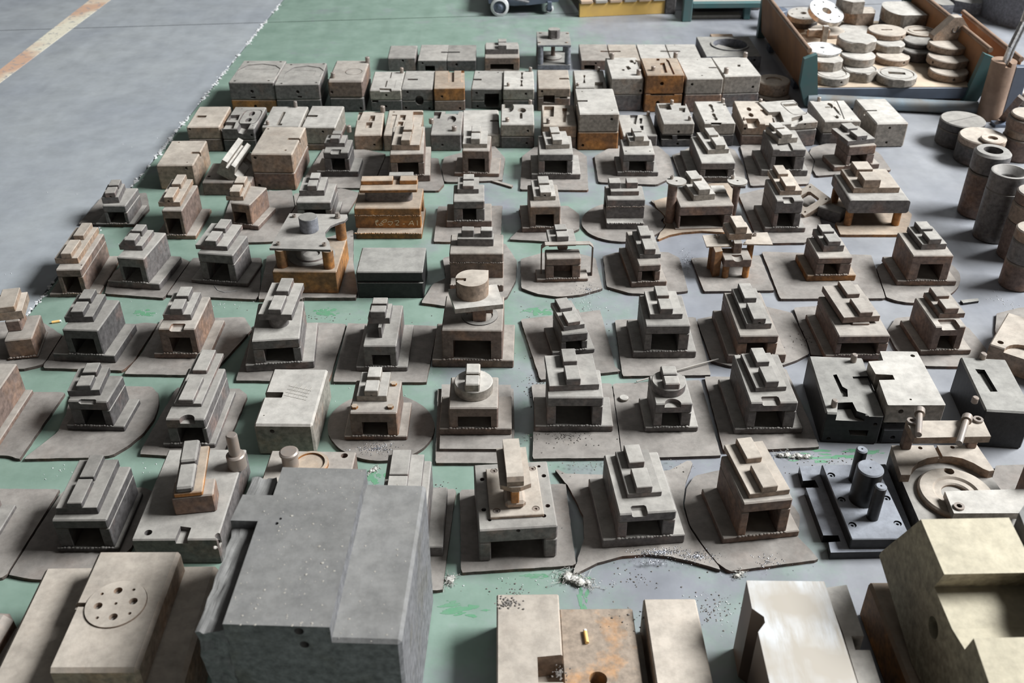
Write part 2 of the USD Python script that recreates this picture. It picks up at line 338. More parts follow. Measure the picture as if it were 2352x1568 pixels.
def bridge(label, mat, foot, body, op, back, tee=None, plate=None, z0=None, rise=0.0, riser=None, notch=None, solid=False, seam=None, feats=(), teemat=None,
           platemat='plate', side_open=False, name='bridge_die', group=None, footmat=None, shelf=0.0, legs=None, weldy=True, tkw=None):
    """A die on a bridge: foot plate, two legs, a slab across them, and the upper die on top.
    foot (xl, yl, xr, yr, y top) | None; body (xl, xr, y top front); op (xl, y top, xr) opening; back (x, y) pixel on the slab's top back edge."""
    z0 = (PT if plate else 0.0) if z0 is None else z0
    fr, fw = Frame.edge(*foot[:4], z0)
    t = thing(name, label, 'die', (fr.o[0], fr.o[1], fr.o[2]), fr.yaw, group)
    teemat = teemat or mat
    hf = max(.004, fr.front(foot[0] * .97 + foot[2] * .03, foot[4])[2])
    ysh = shelf
    if shelf:                                       # the legs start behind a ledge of the foot
        ysh = fr.top((body[0] + body[1]) / 2, shelf, hf)[1]
    q = lambda x, y: fr.front(x, y, ysh)
    bx0, bx1 = q(body[0], foot[4] if not shelf else shelf)[0], q(body[1], foot[4] if not shelf else shelf)[0]
    zt = q((body[0] + body[1]) / 2, body[2])[2] if len(body) < 4 else q(body[0], body[2])[2]
    d = fr.top(back[0], back[1], zt)[1]
    d = max(d, .05)
    zt = max(zt, hf + .03)
    ins = .0015 if not shelf else 0
    y0 = ysh + ins
    part(t, 'foot_plate', rbox(0, fw, 0, d + .002, 0, hf, c=.0022), footmat or mat)
    if op:
        ox0, ox1, oz = q(op[0], op[1])[0], q(op[2], op[1])[0], q((op[0] + op[2]) / 2, op[1])[2]
        if legs: ox0, ox1 = legs
        oz = min(max(oz, hf + .01), zt - .008)
        ox0, ox1 = max(ox0, bx0 + .006), min(ox1, bx1 - .006)
    else:
        ox0, ox1, oz = bx0 + .02, bx1 - .02, hf + (zt - hf) * .55
    if solid or not (op or side_open):
        m = rbox_m(bx0, bx1, y0, d, hf - .0004, zt, c=.003)
        if op: m = m - box_m(ox0, ox1, -1, max(y0 + .02, d - .012), hf + .002, oz)
        body_m, nm = m, 'bridge_body'
    else:
        if side_open:                               # turned sideways: the walls stand along the front and the back
            oz = zt - (zt - hf) * .38
            for a, b in ((y0, y0 + (d - y0) * .2), (d - (d - y0) * .2, d)):
                part(t, 'leg', rbox(bx0 + .0006, bx1 - .0006, a, b, hf - .0004, oz - .0006, c=.0016), mat)
            part(t, 'weld_bead', weld(bx0 + .002, bx1 - .002, oz, hash_(label) + 1, y=0, r=.0022).apply_translation((0, y0, 0)), 'orange' if mat == 'orange' else 'brown')
        else:
            for a, b in ((bx0, ox0), (ox1, bx1)):
                part(t, 'leg', rbox(a + .0006, b - .0002, y0 + .0006, d - .0006, hf - .0004, oz - .0002, c=.0016), mat)
            part(t, 'back_wall', rbox(ox0 - .0001, ox1 + .0001, max(y0 + .02, d - .014), d - .001, hf - .0004, oz - .0002, c=.001), mat)
        body_m, nm = rbox_m(bx0, bx1, y0, d, oz, zt, c=.003), 'slab'
    if notch:                                       # cut in the front edge of the slab: (xl, xr, y of its back edge[, depth, round])
        n0, n1 = q(notch[0], body[2])[0], q(notch[1], body[2])[0]
        nd = fr.top((notch[0] + notch[1]) / 2, notch[2], zt)[1]
        dep = notch[3] if len(notch) > 3 else .012
        if len(notch) > 4:
            cut = cyl_m((n0 + n1) / 2, y0, zt - dep, zt + .01, (n1 - n0) / 2)
        else:
            cut = rbox_m(n0, n1, y0 - .02, nd, zt - dep, zt + .02, c=.004)
        body_m = body_m - cut
    for f in feats:
        if f[0] == 'h':
            c_ = fr.top(f[1], f[2], zt); body_m = body_m - cyl_m(c_[0], c_[1], zt - .03, zt + .01, f[3], seg=20)
        elif f[0] == 'f':
            c_ = q(f[1], f[2]); body_m = body_m - ycyl_m(c_[0], c_[2], y0 - .01, y0 + .03, f[3])
    part(t, nm, tri(body_m), mat)
    for f in feats:
        if f[0] == 'screw':
            c_ = fr.top(f[1], f[2], zt)
            part(t, 'screw', tri(cyl_m(c_[0], c_[1], zt - .001, zt + f[4], f[3], seg=6)), 'orange')
    if weldy: part(t, 'weld_bead', weld(bx0 + .004, bx1 - .004, hf + .001, hash_(label)), mat)
    if riser:
        # ('cyl'|'box', xl, xr, y front bottom, height)
        kind, rx0, rx1, ry = riser[:4]
        p0, p1 = fr.top(rx0, ry, zt), fr.top(rx1, ry, zt)
        w = p1[0] - p0[0]
        if kind == 'cyl': m = tri(cyl_m((p0[0] + p1[0]) / 2, p0[1] + w / 2, zt - .0004, zt + rise + .0004, w / 2, seg=40))
        elif kind == 'wedge':
            ln = riser[4] if len(riser) > 4 else .12
            m = tri(Manifold.hull_points(np.array([[ (p0[0]+p1[0])/2 + sx * w * .5 * k, p0[1] + yy, zz] for sx in (-1, 1) for yy, k in ((0, .5), (ln, 1)) for zz in (zt - .0004, zt + rise + .0004)])))
        else:
            ln = riser[4] if len(riser) > 4 else w
            m = rbox(p0[0], p1[0], p0[1], p0[1] + ln, zt - .0004, zt + rise + .0004, c=.003)
        part(t, 'riser', m, mat)
    info = None
    if tee:
        b, byt, rib, bk = tee
        info = two_pads(t, 'die_holder', fr, zt + rise, b, byt, rib, bk, teemat, **(tkw or {}))
    footprint(t, fr, 0, fw, 0, d + .002)
    if plate: want_plate(t, fr, plate, platemat)
    return t, fr, zt, d, info
def hash_(s): return sum(ord(c) * (i + 1) for i, c in enumerate(s)) % 99991

# ------------------------------------------------------------------ die blocks
def block_feats(fr, m, zt, d, w, z_lo, feats, t=None, mat='pin', yf=0.0):
    pins = []
    for f in feats:
        k = f[0]
        if k == 'h': c_ = fr.top(f[1], f[2], zt); m = m - cyl_m(c_[0], c_[1], zt - .03, zt + .01, f[3], seg=18)
        elif k == 'f': c_ = fr.front(f[1], f[2], yf); m = m - ycyl_m(c_[0], c_[2], yf - .01, yf + .035, f[3])
        elif k == 's':                           # slot: opposite pixel corners on the top
            a, b = fr.top(f[1], f[2], zt), fr.top(f[3], f[4], zt)
            x0, x1, y0, y1 = min(a[0], b[0]), max(a[0], b[0]), min(a[1], b[1]), max(a[1], b[1])
            if x0 < .012: x0 = -.01
            if x1 > w - .012: x1 = w + .01
            m = m - rbox_m(x0, x1, y0, max(y1, y0 + .008), zt - (f[5] if len(f) > 5 else .015), zt + .02, c=.002)
        elif k == 'p':                           # pocket: pixel polygon on the top, depth
            pts = [fr.top(x, y, zt) for x, y in f[1]]
            m = m - prism_m(pts, zt - f[2], zt + .02)
        elif k == 'o':                           # oval groove ring: centre, half sizes (pixels), depth, ring width
            c_ = fr.top(f[1], f[2], zt); rx = abs(fr.top(f[1] + f[3], f[2], zt)[0] - c_[0]); ry = abs(fr.top(f[1], f[2] - f[4], zt)[1] - c_[1])
            pg = Point(0, 0).buffer(1, 12)
            ring = np.array(pg.exterior.coords[:-1])
            if f[7] if len(f) > 7 else False:
                s_ = np.sign(ring); ring = s_ * np.abs(ring) ** .5
            outer, inner = ring * (rx, ry) + c_, ring * (rx - f[6], ry - f[6]) + c_
            m = m - (prism_m(outer, zt - f[5], zt + .01) - prism_m(inner, zt - 1, zt + 1))
        elif k == 'e':                           # oval pocket
            c_ = fr.top(f[1], f[2], zt); rx = abs(fr.top(f[1] + f[3], f[2], zt)[0] - c_[0]); ry = abs(fr.top(f[1], f[2] - f[4], zt)[1] - c_[1])
            m = m - prism_m(np.array(Point(0, 0).buffer(1, 8).exterior.coords[:-1]) * (rx, ry) + c_, zt - f[5], zt + .01)
        elif k == 'n':                           # notch through the front face: pixel polygon on the front, depth
            pts = np.array([fr.front(x, y, yf)[[0, 2]] for x, y in f[1]])
            cs = CrossSection([pts if Polygon(pts).exterior.is_ccw else pts[::-1]])
            m = m - Manifold.extrude(cs, f[2] + .01).rotate((90, 0, 0)).translate((0, yf + f[2], 0))
        elif k == 'pin': pins.append(f)
    made = []
    for f in pins:                               # ('pin', x, y base, y top, width px)
        c_ = fr.top(f[1], f[2], zt)
        wpt = fr.world((c_[0], c_[1], zt)); r = f[4] * crop[2] * depth_of(wpt) / F / 2
        c_ = c_ + np.array([0, r])
        wpt = fr.world((c_[0], c_[1], zt))
        h = r * 2
        for _ in range(30):
            y = (proj(wpt + np.array([0, 0, h]))[1] - crop[1]) / crop[2] - f[4] * .2
            if y <= f[3]: break
            h += .002
        made.append(cham_cyl(c_[0], c_[1], zt - .002, zt + h, r, c=.002, seg=20))
    return m, made

def fit_block(bl, yt, back, z0=0.0):
    fr, w = Frame.edge(*bl, z0)
    zt = fr.front((bl[0] + bl[2]) / 2, yt)[2]
    d = fr.top(back[0], back[1], zt)[1]
    return fr, w, max(zt, .02), max(d, .03)
def block(label, mat, bl, yt, back, feats=(), z0=0.0, c=.004, name='die_block', cat='die block', group=None, edge=None):
    fr, w, zt, d = fit_block(bl, yt, back, z0)
    t = thing(name, label, cat, fr.o, fr.yaw, group)
    m = rbox_m(0, w, 0, d, 0, zt, c=c)
    m, pins = block_feats(fr, m, zt, d, w, 0, feats)
    part(t, 'block_body', tri(m), mat)
    for p in pins: part(t, 'guide_pin', p, 'pin')
    if z0 < .01: footprint(t, fr, 0, w, 0, d)
    return t, fr, zt, d, w
def stack(labelU, labelL, mU, mL, bl, ysplit, yt, back, feats=(), lfeats=(), grow=0.0, ufeats_f=(), shift=(0, 0), c=.004, group=None):
    """Two die halves, one standing on the other. bl: front bottom edge of the pair; ysplit: pixel row of the parting line."""
    fr, w, zt, d = fit_block(bl, yt, back, 0.0)
    zs = fr.front((bl[0] + bl[2]) / 2, ysplit)[2]
    zs = min(max(zs, .012), zt - .02)
    t = thing('lower_die_block', labelL, 'die block', fr.o, fr.yaw, group)
    g = grow
    m = rbox_m(-g, w + g, -g * .5, d, 0, zs, c=c)
    m, _ = block_feats(fr, m, zs, d, w, 0, lfeats, yf=-g * .5)
    part(t, 'block_body', tri(m), mL)
    footprint(t, fr, -g, w + g, -g, d)
    o = fr.world((shift[0], shift[1], zs + .0004))
    fu = Frame(o, fr.yaw)
    u = thing('upper_die_block', labelU, 'die block', o, fr.yaw, group)
    m = rbox_m(0, w, 0, d, 0, zt - zs, c=c)
    m, pins = block_feats(fu, m, zt - zs, d, w, 0, feats)
    part(u, 'block_body', tri(m), mU)
    for p in pins: part(u, 'guide_pin', p, 'pin')
    return t, u, fr, zs, zt, d, w

# ------------------------------------------------------------------ round things
def fit_disc(xt, yt, rx, yb, z0=0.0):
    """Height, centre and radius of an upright cylinder: pixel centre and half width of its top, pixel row of its front bottom point, support height."""
    lo, hi = z0 + .003, z0 + .6
    for _ in range(50):
        z = (lo + hi) / 2
        c_ = at(xt, yt, z); r = rx * crop[2] * depth_of(c_) / F
        q = (proj((c_[0], c_[1] - r, z0))[1] - crop[1]) / crop[2]
        if q > yb: hi = z
        else: lo = z
    return c_, r, z
def disc(label, mat, xt, yt, rx, yb, z0=0.0, name='round_die', cat='round die', hole=None, hole_d=None, c=.004, group=None, feats=(), flat=(), rim=None, seam=None):
    c_, r, z = fit_disc(xt, yt, rx, yb, z0)
    t = thing(name, label, cat, (c_[0], c_[1], z0), 0, group)
    h = z - z0
    cc = min(c, h * .3, r * .3)
    m = Manifold.revolve(CrossSection([np.array([(0, 0), (r - cc, 0), (r, cc), (r, h - cc), (r - cc, h), (0, h)])]), 56)
    if hole: m = m - cyl_m(0, 0, h - (hole_d or h * .8), h + .01, r * hole, seg=40)
    if rim:                                       # recessed face inside a raised rim
        m = m - cyl_m(0, 0, h - rim[1], h + .01, r * rim[0], seg=48)
    for a, k in flat:                             # flats milled on the side: angle (degrees), distance as a part of r
        m = m - box_m(r * k, r * 2, -r * 2, r * 2, -1, 1).rotate((0, 0, a))
    for f in feats:
        if f[0] == 'side': m = m - Manifold.cylinder(.04, f[3], f[3], 16).rotate((0, 90, 0)).translate((r - .02, 0, h * f[2])).rotate((0, 0, f[1]))
        elif f[0] == 'slot': m = m - box_m(-r * f[1], r * f[1], -r * f[2], r * f[2], h - f[3], h + .1).rotate((0, 0, f[4] if len(f) > 4 else 0))
        elif f[0] == 'groove': m = m - (cyl_m(0, 0, h - f[3], h + .1, r * f[1], seg=48) - cyl_m(0, 0, -1, 1, r * f[2], seg=48))
        elif f[0] == 'holes':
            for k in range(f[1]): m = m - cyl_m(r * f[2], 0, -1, 1, r * f[3], seg=14).rotate((0, 0, f[4] + 360 / f[1] * k))
    part(t, 'disc_body', tri(m), mat, smooth=35)
    FOOT.append((str(t.GetPath()), Point(c_[0], c_[1]).buffer(r))) if z0 < .02 else None
    return t, c_, r, z

def pile(mats, labels, xt, yt, rx, yb, seams, grow=None, z0=0.0, name='round_die', cat='round die', names=None, kws=None, builders=None):
    """A pile of round pieces on one axis, top pixel ellipse centre and half width, pixel row of the pile's front foot, pixel rows of the seams from the top down. Lists run from the bottom up."""
    c_, r, z = fit_disc(xt, yt, rx, yb, z0)
    zs = [z0]
    for ys in seams[::-1]:
        lo, hi = z0, z
        for _ in range(40):
            mid = (lo + hi) / 2
            if (proj((c_[0], c_[1] - r, mid))[1] - crop[1]) / crop[2] > ys: lo = mid
            else: hi = mid
        zs.append(mid)
    zs.append(z)
    for k in range(len(zs) - 1):
        rr = r * (grow[k] if grow else 1); h = zs[k + 1] - zs[k] - .0004
        t = thing(names[k] if names else name, labels[k], cat, (c_[0], c_[1], zs[k] + (.0004 if k else 0)))
        kw = (kws or {}).get(k, {})
        if 'profile' in kw: m = tri(lathe_m(kw['profile'](rr, h), 64))
        else:
            cc = min(kw.get('c', .004), h * .3)
            m = Manifold.revolve(CrossSection([np.array([(0, 0), (rr - cc, 0), (rr, cc), (rr, h - cc), (rr - cc, h), (0, h)])]), 56)
            if 'hole' in kw: m = m - cyl_m(0, 0, -1, 1, rr * kw['hole'], seg=40)
            if 'slot' in kw: m = m - box_m(-rr * 1.2, rr * 1.2, -.0012, .0012, h - .003, 1).rotate((0, 0, kw['slot']))
            m = tri(m)
        part(t, 'disc_body' if cat == 'round die' else 'tube_body', m, mats[k], smooth=35)
    if z0 < .02: FOOT.append(('pile' + labels[0], Point(c_[0], c_[1]).buffer(r)))
    return c_, r, z

# ------------------------------------------------------------------ the setting: painted concrete floor in slabs, with the joints between them
def floor_mat(name, base, base2, paint=None, paint2=None):
    n = {"g": ("geometry", {}), "n1": ("noise_texture", {"scale": 1.3, "detail": 8.0, "roughness": .6}), "n2": ("noise_texture", {"scale": 9.0, "detail": 6.0, "roughness": .65}),
         "n3": ("noise_texture", {"scale": 160.0, "detail": 3.0}), "st": ("mapping", {"scale": (6.0, 1.1, 1.0), "rotation": (0, 0, .6)}), "n4": ("noise_texture", {"scale": 2.2, "detail": 5.0}),
         "r1": ("map_range", {"from_min": .35, "from_max": .65, "clamp": True}), "c1": ("mix_color", {"a": base, "b": base2}),
         "v": ("map_range", {"from_min": .3, "from_max": .7, "to_min": .86, "to_max": 1.1, "clamp": True}), "c2": ("mix_color", {"blend_type": "multiply", "fac": 1.0}),
         "rr": ("map_range", {"from_min": .3, "from_max": .7, "to_min": .30, "to_max": .55, "clamp": True}),
         "bm": ("bump", {"strength": .12, "distance": .001}), "p": ("principled_bsdf", {"specular_ior_level": .45})}
    l = [("g.position", "n1.vector"), ("g.position", "n2.vector"), ("g.position", "n3.vector"), ("g.position", "st.vector"), ("st.vector", "n4.vector"),
         ("n1.fac", "r1.value"), ("r1.result", "c1.fac"), ("n2.fac", "v.value"), ("v.result", "c2.b"), ("n4.fac", "rr.value"), ("rr.result", "p.roughness"),
         ("n3.fac", "bm.height"), ("bm.normal", "p.normal"), ("c2.result", "p.base_color")]
    if paint:
        n |= {"sx": ("separate_xyz", {}), "wear": ("map_range", {"from_min": -.6, "from_max": 1.7, "to_min": .18, "to_max": -.34, "clamp": True}),
              "ad": ("math", {"math_type": "add"}), "k": ("map_range", {"from_min": .40, "from_max": .60, "clamp": True}), "pc": ("mix_color", {"a": paint, "b": paint2}),
              "cp": ("mix_color", {}), "n5": ("noise_texture", {"scale": 2.6, "detail": 9.0, "roughness": .68})}
        l += [("g.position", "sx.vector"), ("sx.x", "wear.value"), ("g.position", "n5.vector"), ("n5.fac", "ad.value1"), ("wear.result", "ad.value2"), ("ad.value", "k.value"),
              ("n2.fac", "pc.fac"), ("c1.result", "cp.a"), ("pc.result", "cp.b"), ("k.result", "cp.fac"), ("cp.result", "c2.a")]
    else: l += [("c1.result", "c2.a")]
    return M(name, n, l, "p.BSDF")
MAT['lane'] = floor_mat('lane_concrete', (.265, .285, .31), (.33, .35, .36))
MAT['green'] = floor_mat('worn_green_floor', (.195, .205, .228), (.25, .255, .265), (.17, .26, .205), (.205, .27, .23))
R('X')
J0, J1 = at(650, 0)[:2], at(305, 425)[:2]                     # the white joint between lane and green floor
jd = (J1 - J0) / np.linalg.norm(J1 - J0); jn = np.array([-jd[1], jd[0]])
if jn[0] < 0: jn = -jn                                        # towards the green side
K0, K1 = at(0, 70)[:2], at(600, 52)[:2]
kd = (K1 - K0) / np.linalg.norm(K1 - K0)
X_ = J0 + jd * float(np.linalg.solve(np.c_[jd, -kd], K0 - J0)[0])   # where the joints cross
def quad(o, u, a0, a1, v, b0, b1): return [o + u * a + v * b for a, b in ((a0, b0), (a1, b0), (a1, b1), (a0, b1))]
jt = -jd if jd[1] < 0 else jd                                 # joint direction, away from the camera
for nm, s0, s1, m in (('floor', -7, 0, 'lane'), ('floor', 0, 9, 'green')):
    for b0, b1 in ((-7.5, 0), (0, 9)):
        g = .005
        a0, a1 = (s0, -g) if s1 == 0 else (g, s1)
        c0, c1 = (b0, -g) if b1 == 0 else (g, b1)
        pts = np.array([X_ + kd * a + jt * b for a, b in ((a0, c0), (a1, c0), (a1, c1), (a0, c1))])
        struct('floor', tri(prism_m(pts, -.12, 0.0)), m)
struct('floor_bed', trimesh.creation.box([18, 18, .06], transform=trimesh.transformations.translation_matrix((0, 5, -.15))), 'grit')
# worn white filler left in the joint: crumbs nobody could count
def crumbs(name, label, cat, spots, m, kind='stuff', seed=3, flat=.5):
    r_ = random.Random(seed); out = []
    for x, y, z, s in spots:
        b = trimesh.creation.icosphere(0, s); b.vertices *= nrng.uniform(.55, 1.35, (len(b.vertices), 1)); b.apply_scale((1, 1, flat))
        b.apply_transform(trimesh.transformations.rotation_matrix(r_.uniform(0, 6.28), (0, 0, 1))); b.apply_translation((x, y, z + s * flat * .6)); out.append(b)
    p = usdkit.mesh(stage, numbered('/World', name), trimesh.util.concatenate(out), MAT[m]).GetPrim()
    tag(p, label, cat, kind=kind); return p
sp = []
for i in range(1500):
    a = nrng.uniform(-.4, 3.9); q = X_ - jt * a
    if math.sin(a * 9) + math.sin(a * 23 + 1) + nrng.normal() * .5 > -.2:
        sp.append((q[0] + nrng.normal() * .007, q[1] + nrng.normal() * .007, -.004, abs(nrng.normal()) * .0035 + .0025))
crumbs('joint_filler', 'broken white filler along the joint between grey lane and green floor', 'joint filler', sp, 'white')
# the faded orange and cream line on the lane
MAT['lanepaint'] = M('lane_paint', {"g": ("geometry", {}), "n": ("noise_texture", {"scale": 2.4, "detail": 6.0}), "n2": ("noise_texture", {"scale": 30.0, "detail": 6.0, "roughness": .7}),
    "r": ("map_range", {"from_min": .44, "from_max": .56, "clamp": True}), "m": ("mix_color", {"a": (.52, .34, .24), "b": (.64, .60, .48)}), "h": ("map_range", {"from_min": .36, "from_max": .46, "clamp": True}),
    "m2": ("mix_color", {"a": (.26, .26, .265)}), "p": ("principled_bsdf", {"roughness": .6})},
    [("g.position", "n.vector"), ("g.position", "n2.vector"), ("n.fac", "r.value"), ("r.result", "m.fac"), ("m.result", "m2.b"), ("n2.fac", "h.value"), ("h.result", "m2.fac"), ("m2.result", "p.base_color")], "p.BSDF")
la = [at(x, y)[:2] for x, y in ((-10, 168), (-10, 198), (262, -6), (214, -6))]
struct('trim_1', tri(prism_m(la, -.0005, .0012)), 'lanepaint')
# fresh green paint showing through in scuffed flakes
sc = []
for x, y, w, h in ((1055, 1400, 60, 16), (1230, 1322, 34, 7), (1310, 1325, 40, 12), (1340, 1378, 18, 34), (1900, 1048, 80, 12), (2000, 1038, 45, 8), (860, 1095, 36, 22), (745, 717, 36, 13), (1230, 717, 36, 10),
                   (2330, 1005, 30, 10), (1960, 1035, 40, 5), (1235, 1000, 24, 8), (330, 720, 24, 8), (1040, 1385, 16, 8)):
    for j in range(22):
        k = 9; pts = []; ox, oy = nrng.normal() * w * .45, nrng.normal() * h * .45; sz = nrng.uniform(.08, .34)
        for i in range(k):
            a = 6.283 * i / k; rr = nrng.uniform(.4, 1.2) * sz
            pts.append(at(x + ox + math.cos(a) * w * rr, y + oy + math.sin(a) * h * rr)[:2])
        sc.append(Polygon(pts).buffer(0))
u = unary_union(sc)
sc = [tri(prism_m(g.exterior.coords[:-1], -.0002, .0003)) for g in u.geoms if g.area > 1e-6]
MAT['freshgreen'] = plain('fresh_green_paint', (.09, .25, .135), .5, c2=(.13, .24, .165), scale=30)
p = usdkit.mesh(stage, '/World/floor_paint', trimesh.util.concatenate(sc), MAT['freshgreen']).GetPrim(); tag(p, kind='structure')

# ================================================================== foreground blocks
R('G6')
# big rough grey block in front: a raised left half, a lower right half, a torn left flank
h_r = .33
a, b_ = at(990, 1275, h_r), at(1490, 1290, h_r); fr = Frame(a, math.atan2(b_[1] - a[1], b_[0] - a[0])); fr.o[2] = 0
w2 = float(np.linalg.norm(b_ - a)); dep = fr.top(1400, 205, h_r)[1]
lo_, hi_ = h_r, h_r + .1
for _ in range(40):                                    # height of the raised half from its front edge, which lies in the same plane
    mid = (lo_ + hi_) / 2
    y = (proj(fr.world((-.1, 0, mid)))[1] - crop[1]) / crop[2]
    if y > 1175: lo_ = mid
    else: hi_ = mid
h_l = mid
xl = fr.front(270, 1165)[0]; xl2 = fr.front(90, 1245)[0]
t = thing('steel_block', 'huge rough dark grey steel block with a stepped top in the front of the picture', 'block', fr.o, fr.yaw)
m = rbox_m(-.0005 + 0, w2, 0, dep, 0, h_r, c=.006)
part(t, 'lower_half', tri(m), 'grey')
m = prism_m([(xl, 0), (.006, 0), (.006, dep + .003), (xl + .012, dep + .003), (xl + .012, dep * .80), (xl - .045, dep * .80), (xl - .05, dep * .62), (xl, dep * .62)], 0, h_l)
m = m - ycyl_m(-.045, h_l - .012, -.01, .03, .008) - ycyl_m(-.04, h_l - .045, -.01, .03, .008)
c_ = fr.top(640, 480, h_l); m = m - cyl_m(c_[0], c_[1], h_l - .02, h_l + .1, .0035) - cyl_m(c_[0] + .004, c_[1] + .012, h_l - .02, h_l + .1, .0028)
part(t, 'raised_half', tri(m), 'grey')
g = trimesh.creation.box([abs(xl2 - xl), dep * .98, h_l - .02]); g = g.subdivide().subdivide().subdivide().subdivide()
v = g.vertices; v[:] = v + (np.stack([meshkit.fbm(v * 55 + k * 9, 3, k) for k in range(3)], 1) - .5) * .016
g.apply_translation(((xl + xl2) / 2 + .002, dep * .49, (h_l - .02) / 2)); g.vertices[:, 2] = np.maximum(g.vertices[:, 2], 0)
part(t, 'torn_flank', g, 'grey')
footprint(t, fr, xl2 - .01, w2, 0, dep)
BIG = (fr, h_r, h_l, xl, w2, dep)

# tan block with the round six-hole cover, on a wide base slab
R('D1')
zb, zu = .13, .19
a, b_ = at(-150, 1320, zb), at(1215, 1320, zb)
fr = Frame(a, math.atan2(b_[1] - a[1], b_[0] - a[0]) + math.radians(1.0)); fr.o[2] = 0
w = float(np.linalg.norm(b_ - a)); d = fr.top(900, 362, zb)[1]
t = thing('die_block', 'wide tan base slab under the block with the round holed cover', 'die block', fr.o, fr.yaw)
part(t, 'block_body', rbox(0, w, 0, d, 0, zb, c=.008), 'buff'); footprint(t, fr, 0, w, 0, d)
a, b_ = at(300, 1092, zu), at(945, 1090, zu); f2 = Frame(a, math.atan2(b_[1] - a[1], b_[0] - a[0])); f2.o[2] = zb + .0004
w = float(np.linalg.norm(b_ - a)); d = f2.top(980, 258, zu - zb)[1]
t = thing('die_block', 'pale tan block with a round cover of holes let into its top', 'die block', f2.o, f2.yaw)
m = rbox_m(0, w, 0, d, 0, zu - zb, c=.007)
s0 = f2.top(530, 640, zu - zb); s1 = f2.top(610, 615, zu - zb)
m = m - box_m(-.02, s1[0] + .01, s0[1] - .004, s0[1] + .006, zu - zb - .012, 1)
m = m - box_m(-.02, .010, -.01, s0[1], -.01, 1)
c_ = f2.top(800, 636, zu - zb); rr = abs(f2.top(1008, 636, zu - zb)[0] - c_[0])
m = m - cyl_m(c_[0], c_[1], zu - zb - .012, 1, rr, seg=48)
part(t, 'block_body', tri(m), 'buff')
m = cyl_m(c_[0], c_[1], zu - zb - .012, zu - zb + .003, rr - .0012, seg=64)
for k in range(4): m = m - (cyl_m(rr * .56, 0, -1, 1, .008).rotate((0, 0, 10 + 90 * k))).translate((c_[0], c_[1], 0))
for k in range(4): m = m - (cyl_m(rr * .72, 0, -1, 1, .0032).rotate((0, 0, 55 + 90 * k))).translate((c_[0], c_[1], 0))
m = m - cyl_m(c_[0], c_[1], -1, 1, .0032)
cv = part(t, 'cover', tri(m), 'buff', 'round cover with four big and five small holes')
for k in range(4):
    an = math.radians(10 + 90 * k); part(cv, 'screw', tri(cyl_m(c_[0] + rr * .56 * math.cos(an), c_[1] + rr * .56 * math.sin(an), zu - zb - .012, zu - zb - .006, .0075) - cyl_m(c_[0] + rr * .56 * math.cos(an), c_[1] + rr * .56 * math.sin(an), zu - zb - .01, 1, .0035, seg=6)), 'dark')

# brown block cut off by the left edge
a = at(-300, 700, .10); b_ = at(70, 700, .10); fr = Frame((a[0], a[1] - .12, 0), math.radians(-4)); 
t = thing('die_block', 'dark brown block with rounded corners cut off by the left edge of the picture', 'die block', fr.o, fr.yaw)
q1 = fr.top(120, 640, .10)
part(t, 'block_body', rbox(0, q1[0], 0, .14, 0, .10, c=.016), 'brown'); part(t, 'flange', rbox(-.01, q1[0] + .02, .0, .13, 0, .065, c=.01), 'brown'); footprint(t, fr, 0, q1[0] + .02, 0, .14)

# brown U-shaped slab, front centre
R('D2')
hs, hc = .10, .075
a, b_ = at(1035, 900, hs), at(2620, 900, hs)
fr = Frame((a[0], a[1] - .09, 0), math.radians(.6))
bl_, br_ = fr.top(1070, 562, hs), fr.top(2440, 590, hs)
t = thing('die_block', 'brown slab with a rusty sunken middle and raised sides, front centre', 'die block', fr.o, fr.yaw)
yb1 = bl_[1]; x1a = fr.top(1498, 570, hs)[0]; x2a, x2b = fr.top(2125, 590, hs)[0], fr.top(2440, 590, hs)[0]; xc = fr.top(2010, 690, hc)[0]; yc = fr.top(1750, 660, hc)[1]
m = rbox_m(bl_[0], x1a, -.1, yb1, 0, hs, c=.003)
n0 = fr.top(1350, 985, hs); m = m - prism_m([(n0[0], n0[1] - .06), (x1a + .01, n0[1] - .06), (x1a + .01, n0[1] + .002), (n0[0], n0[1] - .004)], hs - .06, 1)
part(t, 'left_side', tri(m), 'buff')
m = rbox_m(x1a + .0004, xc, -.1, yc, 0, hc, c=.003); c_ = fr.top(1770, 1150, hc); m = m - cyl_m(c_[0], c_[1], .02, 1, .017)
MAT['rustpatch'] = metal('rust_patched_steel', (.25, .20, .155), (.42, .20, .06), .5, dust=(.40, .33, .26), dust_amt=.25)
part(t, 'middle', tri(m), 'rustpatch', 'sunken middle with orange rust')
m = rbox_m(xc + .02, x2b, -.1, fr.top(2300, 592, hs)[1], 0, hs, c=.003)
part(t, 'right_side', tri(m), 'buff')
part(t, 'tie_plate', rbox(xc - .0004, xc + .021, -.1, yc - .02, 0, .02, c=.002), 'buff')
footprint(t, fr, bl_[0], x2b, -.1, yb1)
SLAB = (fr, hs, hc)

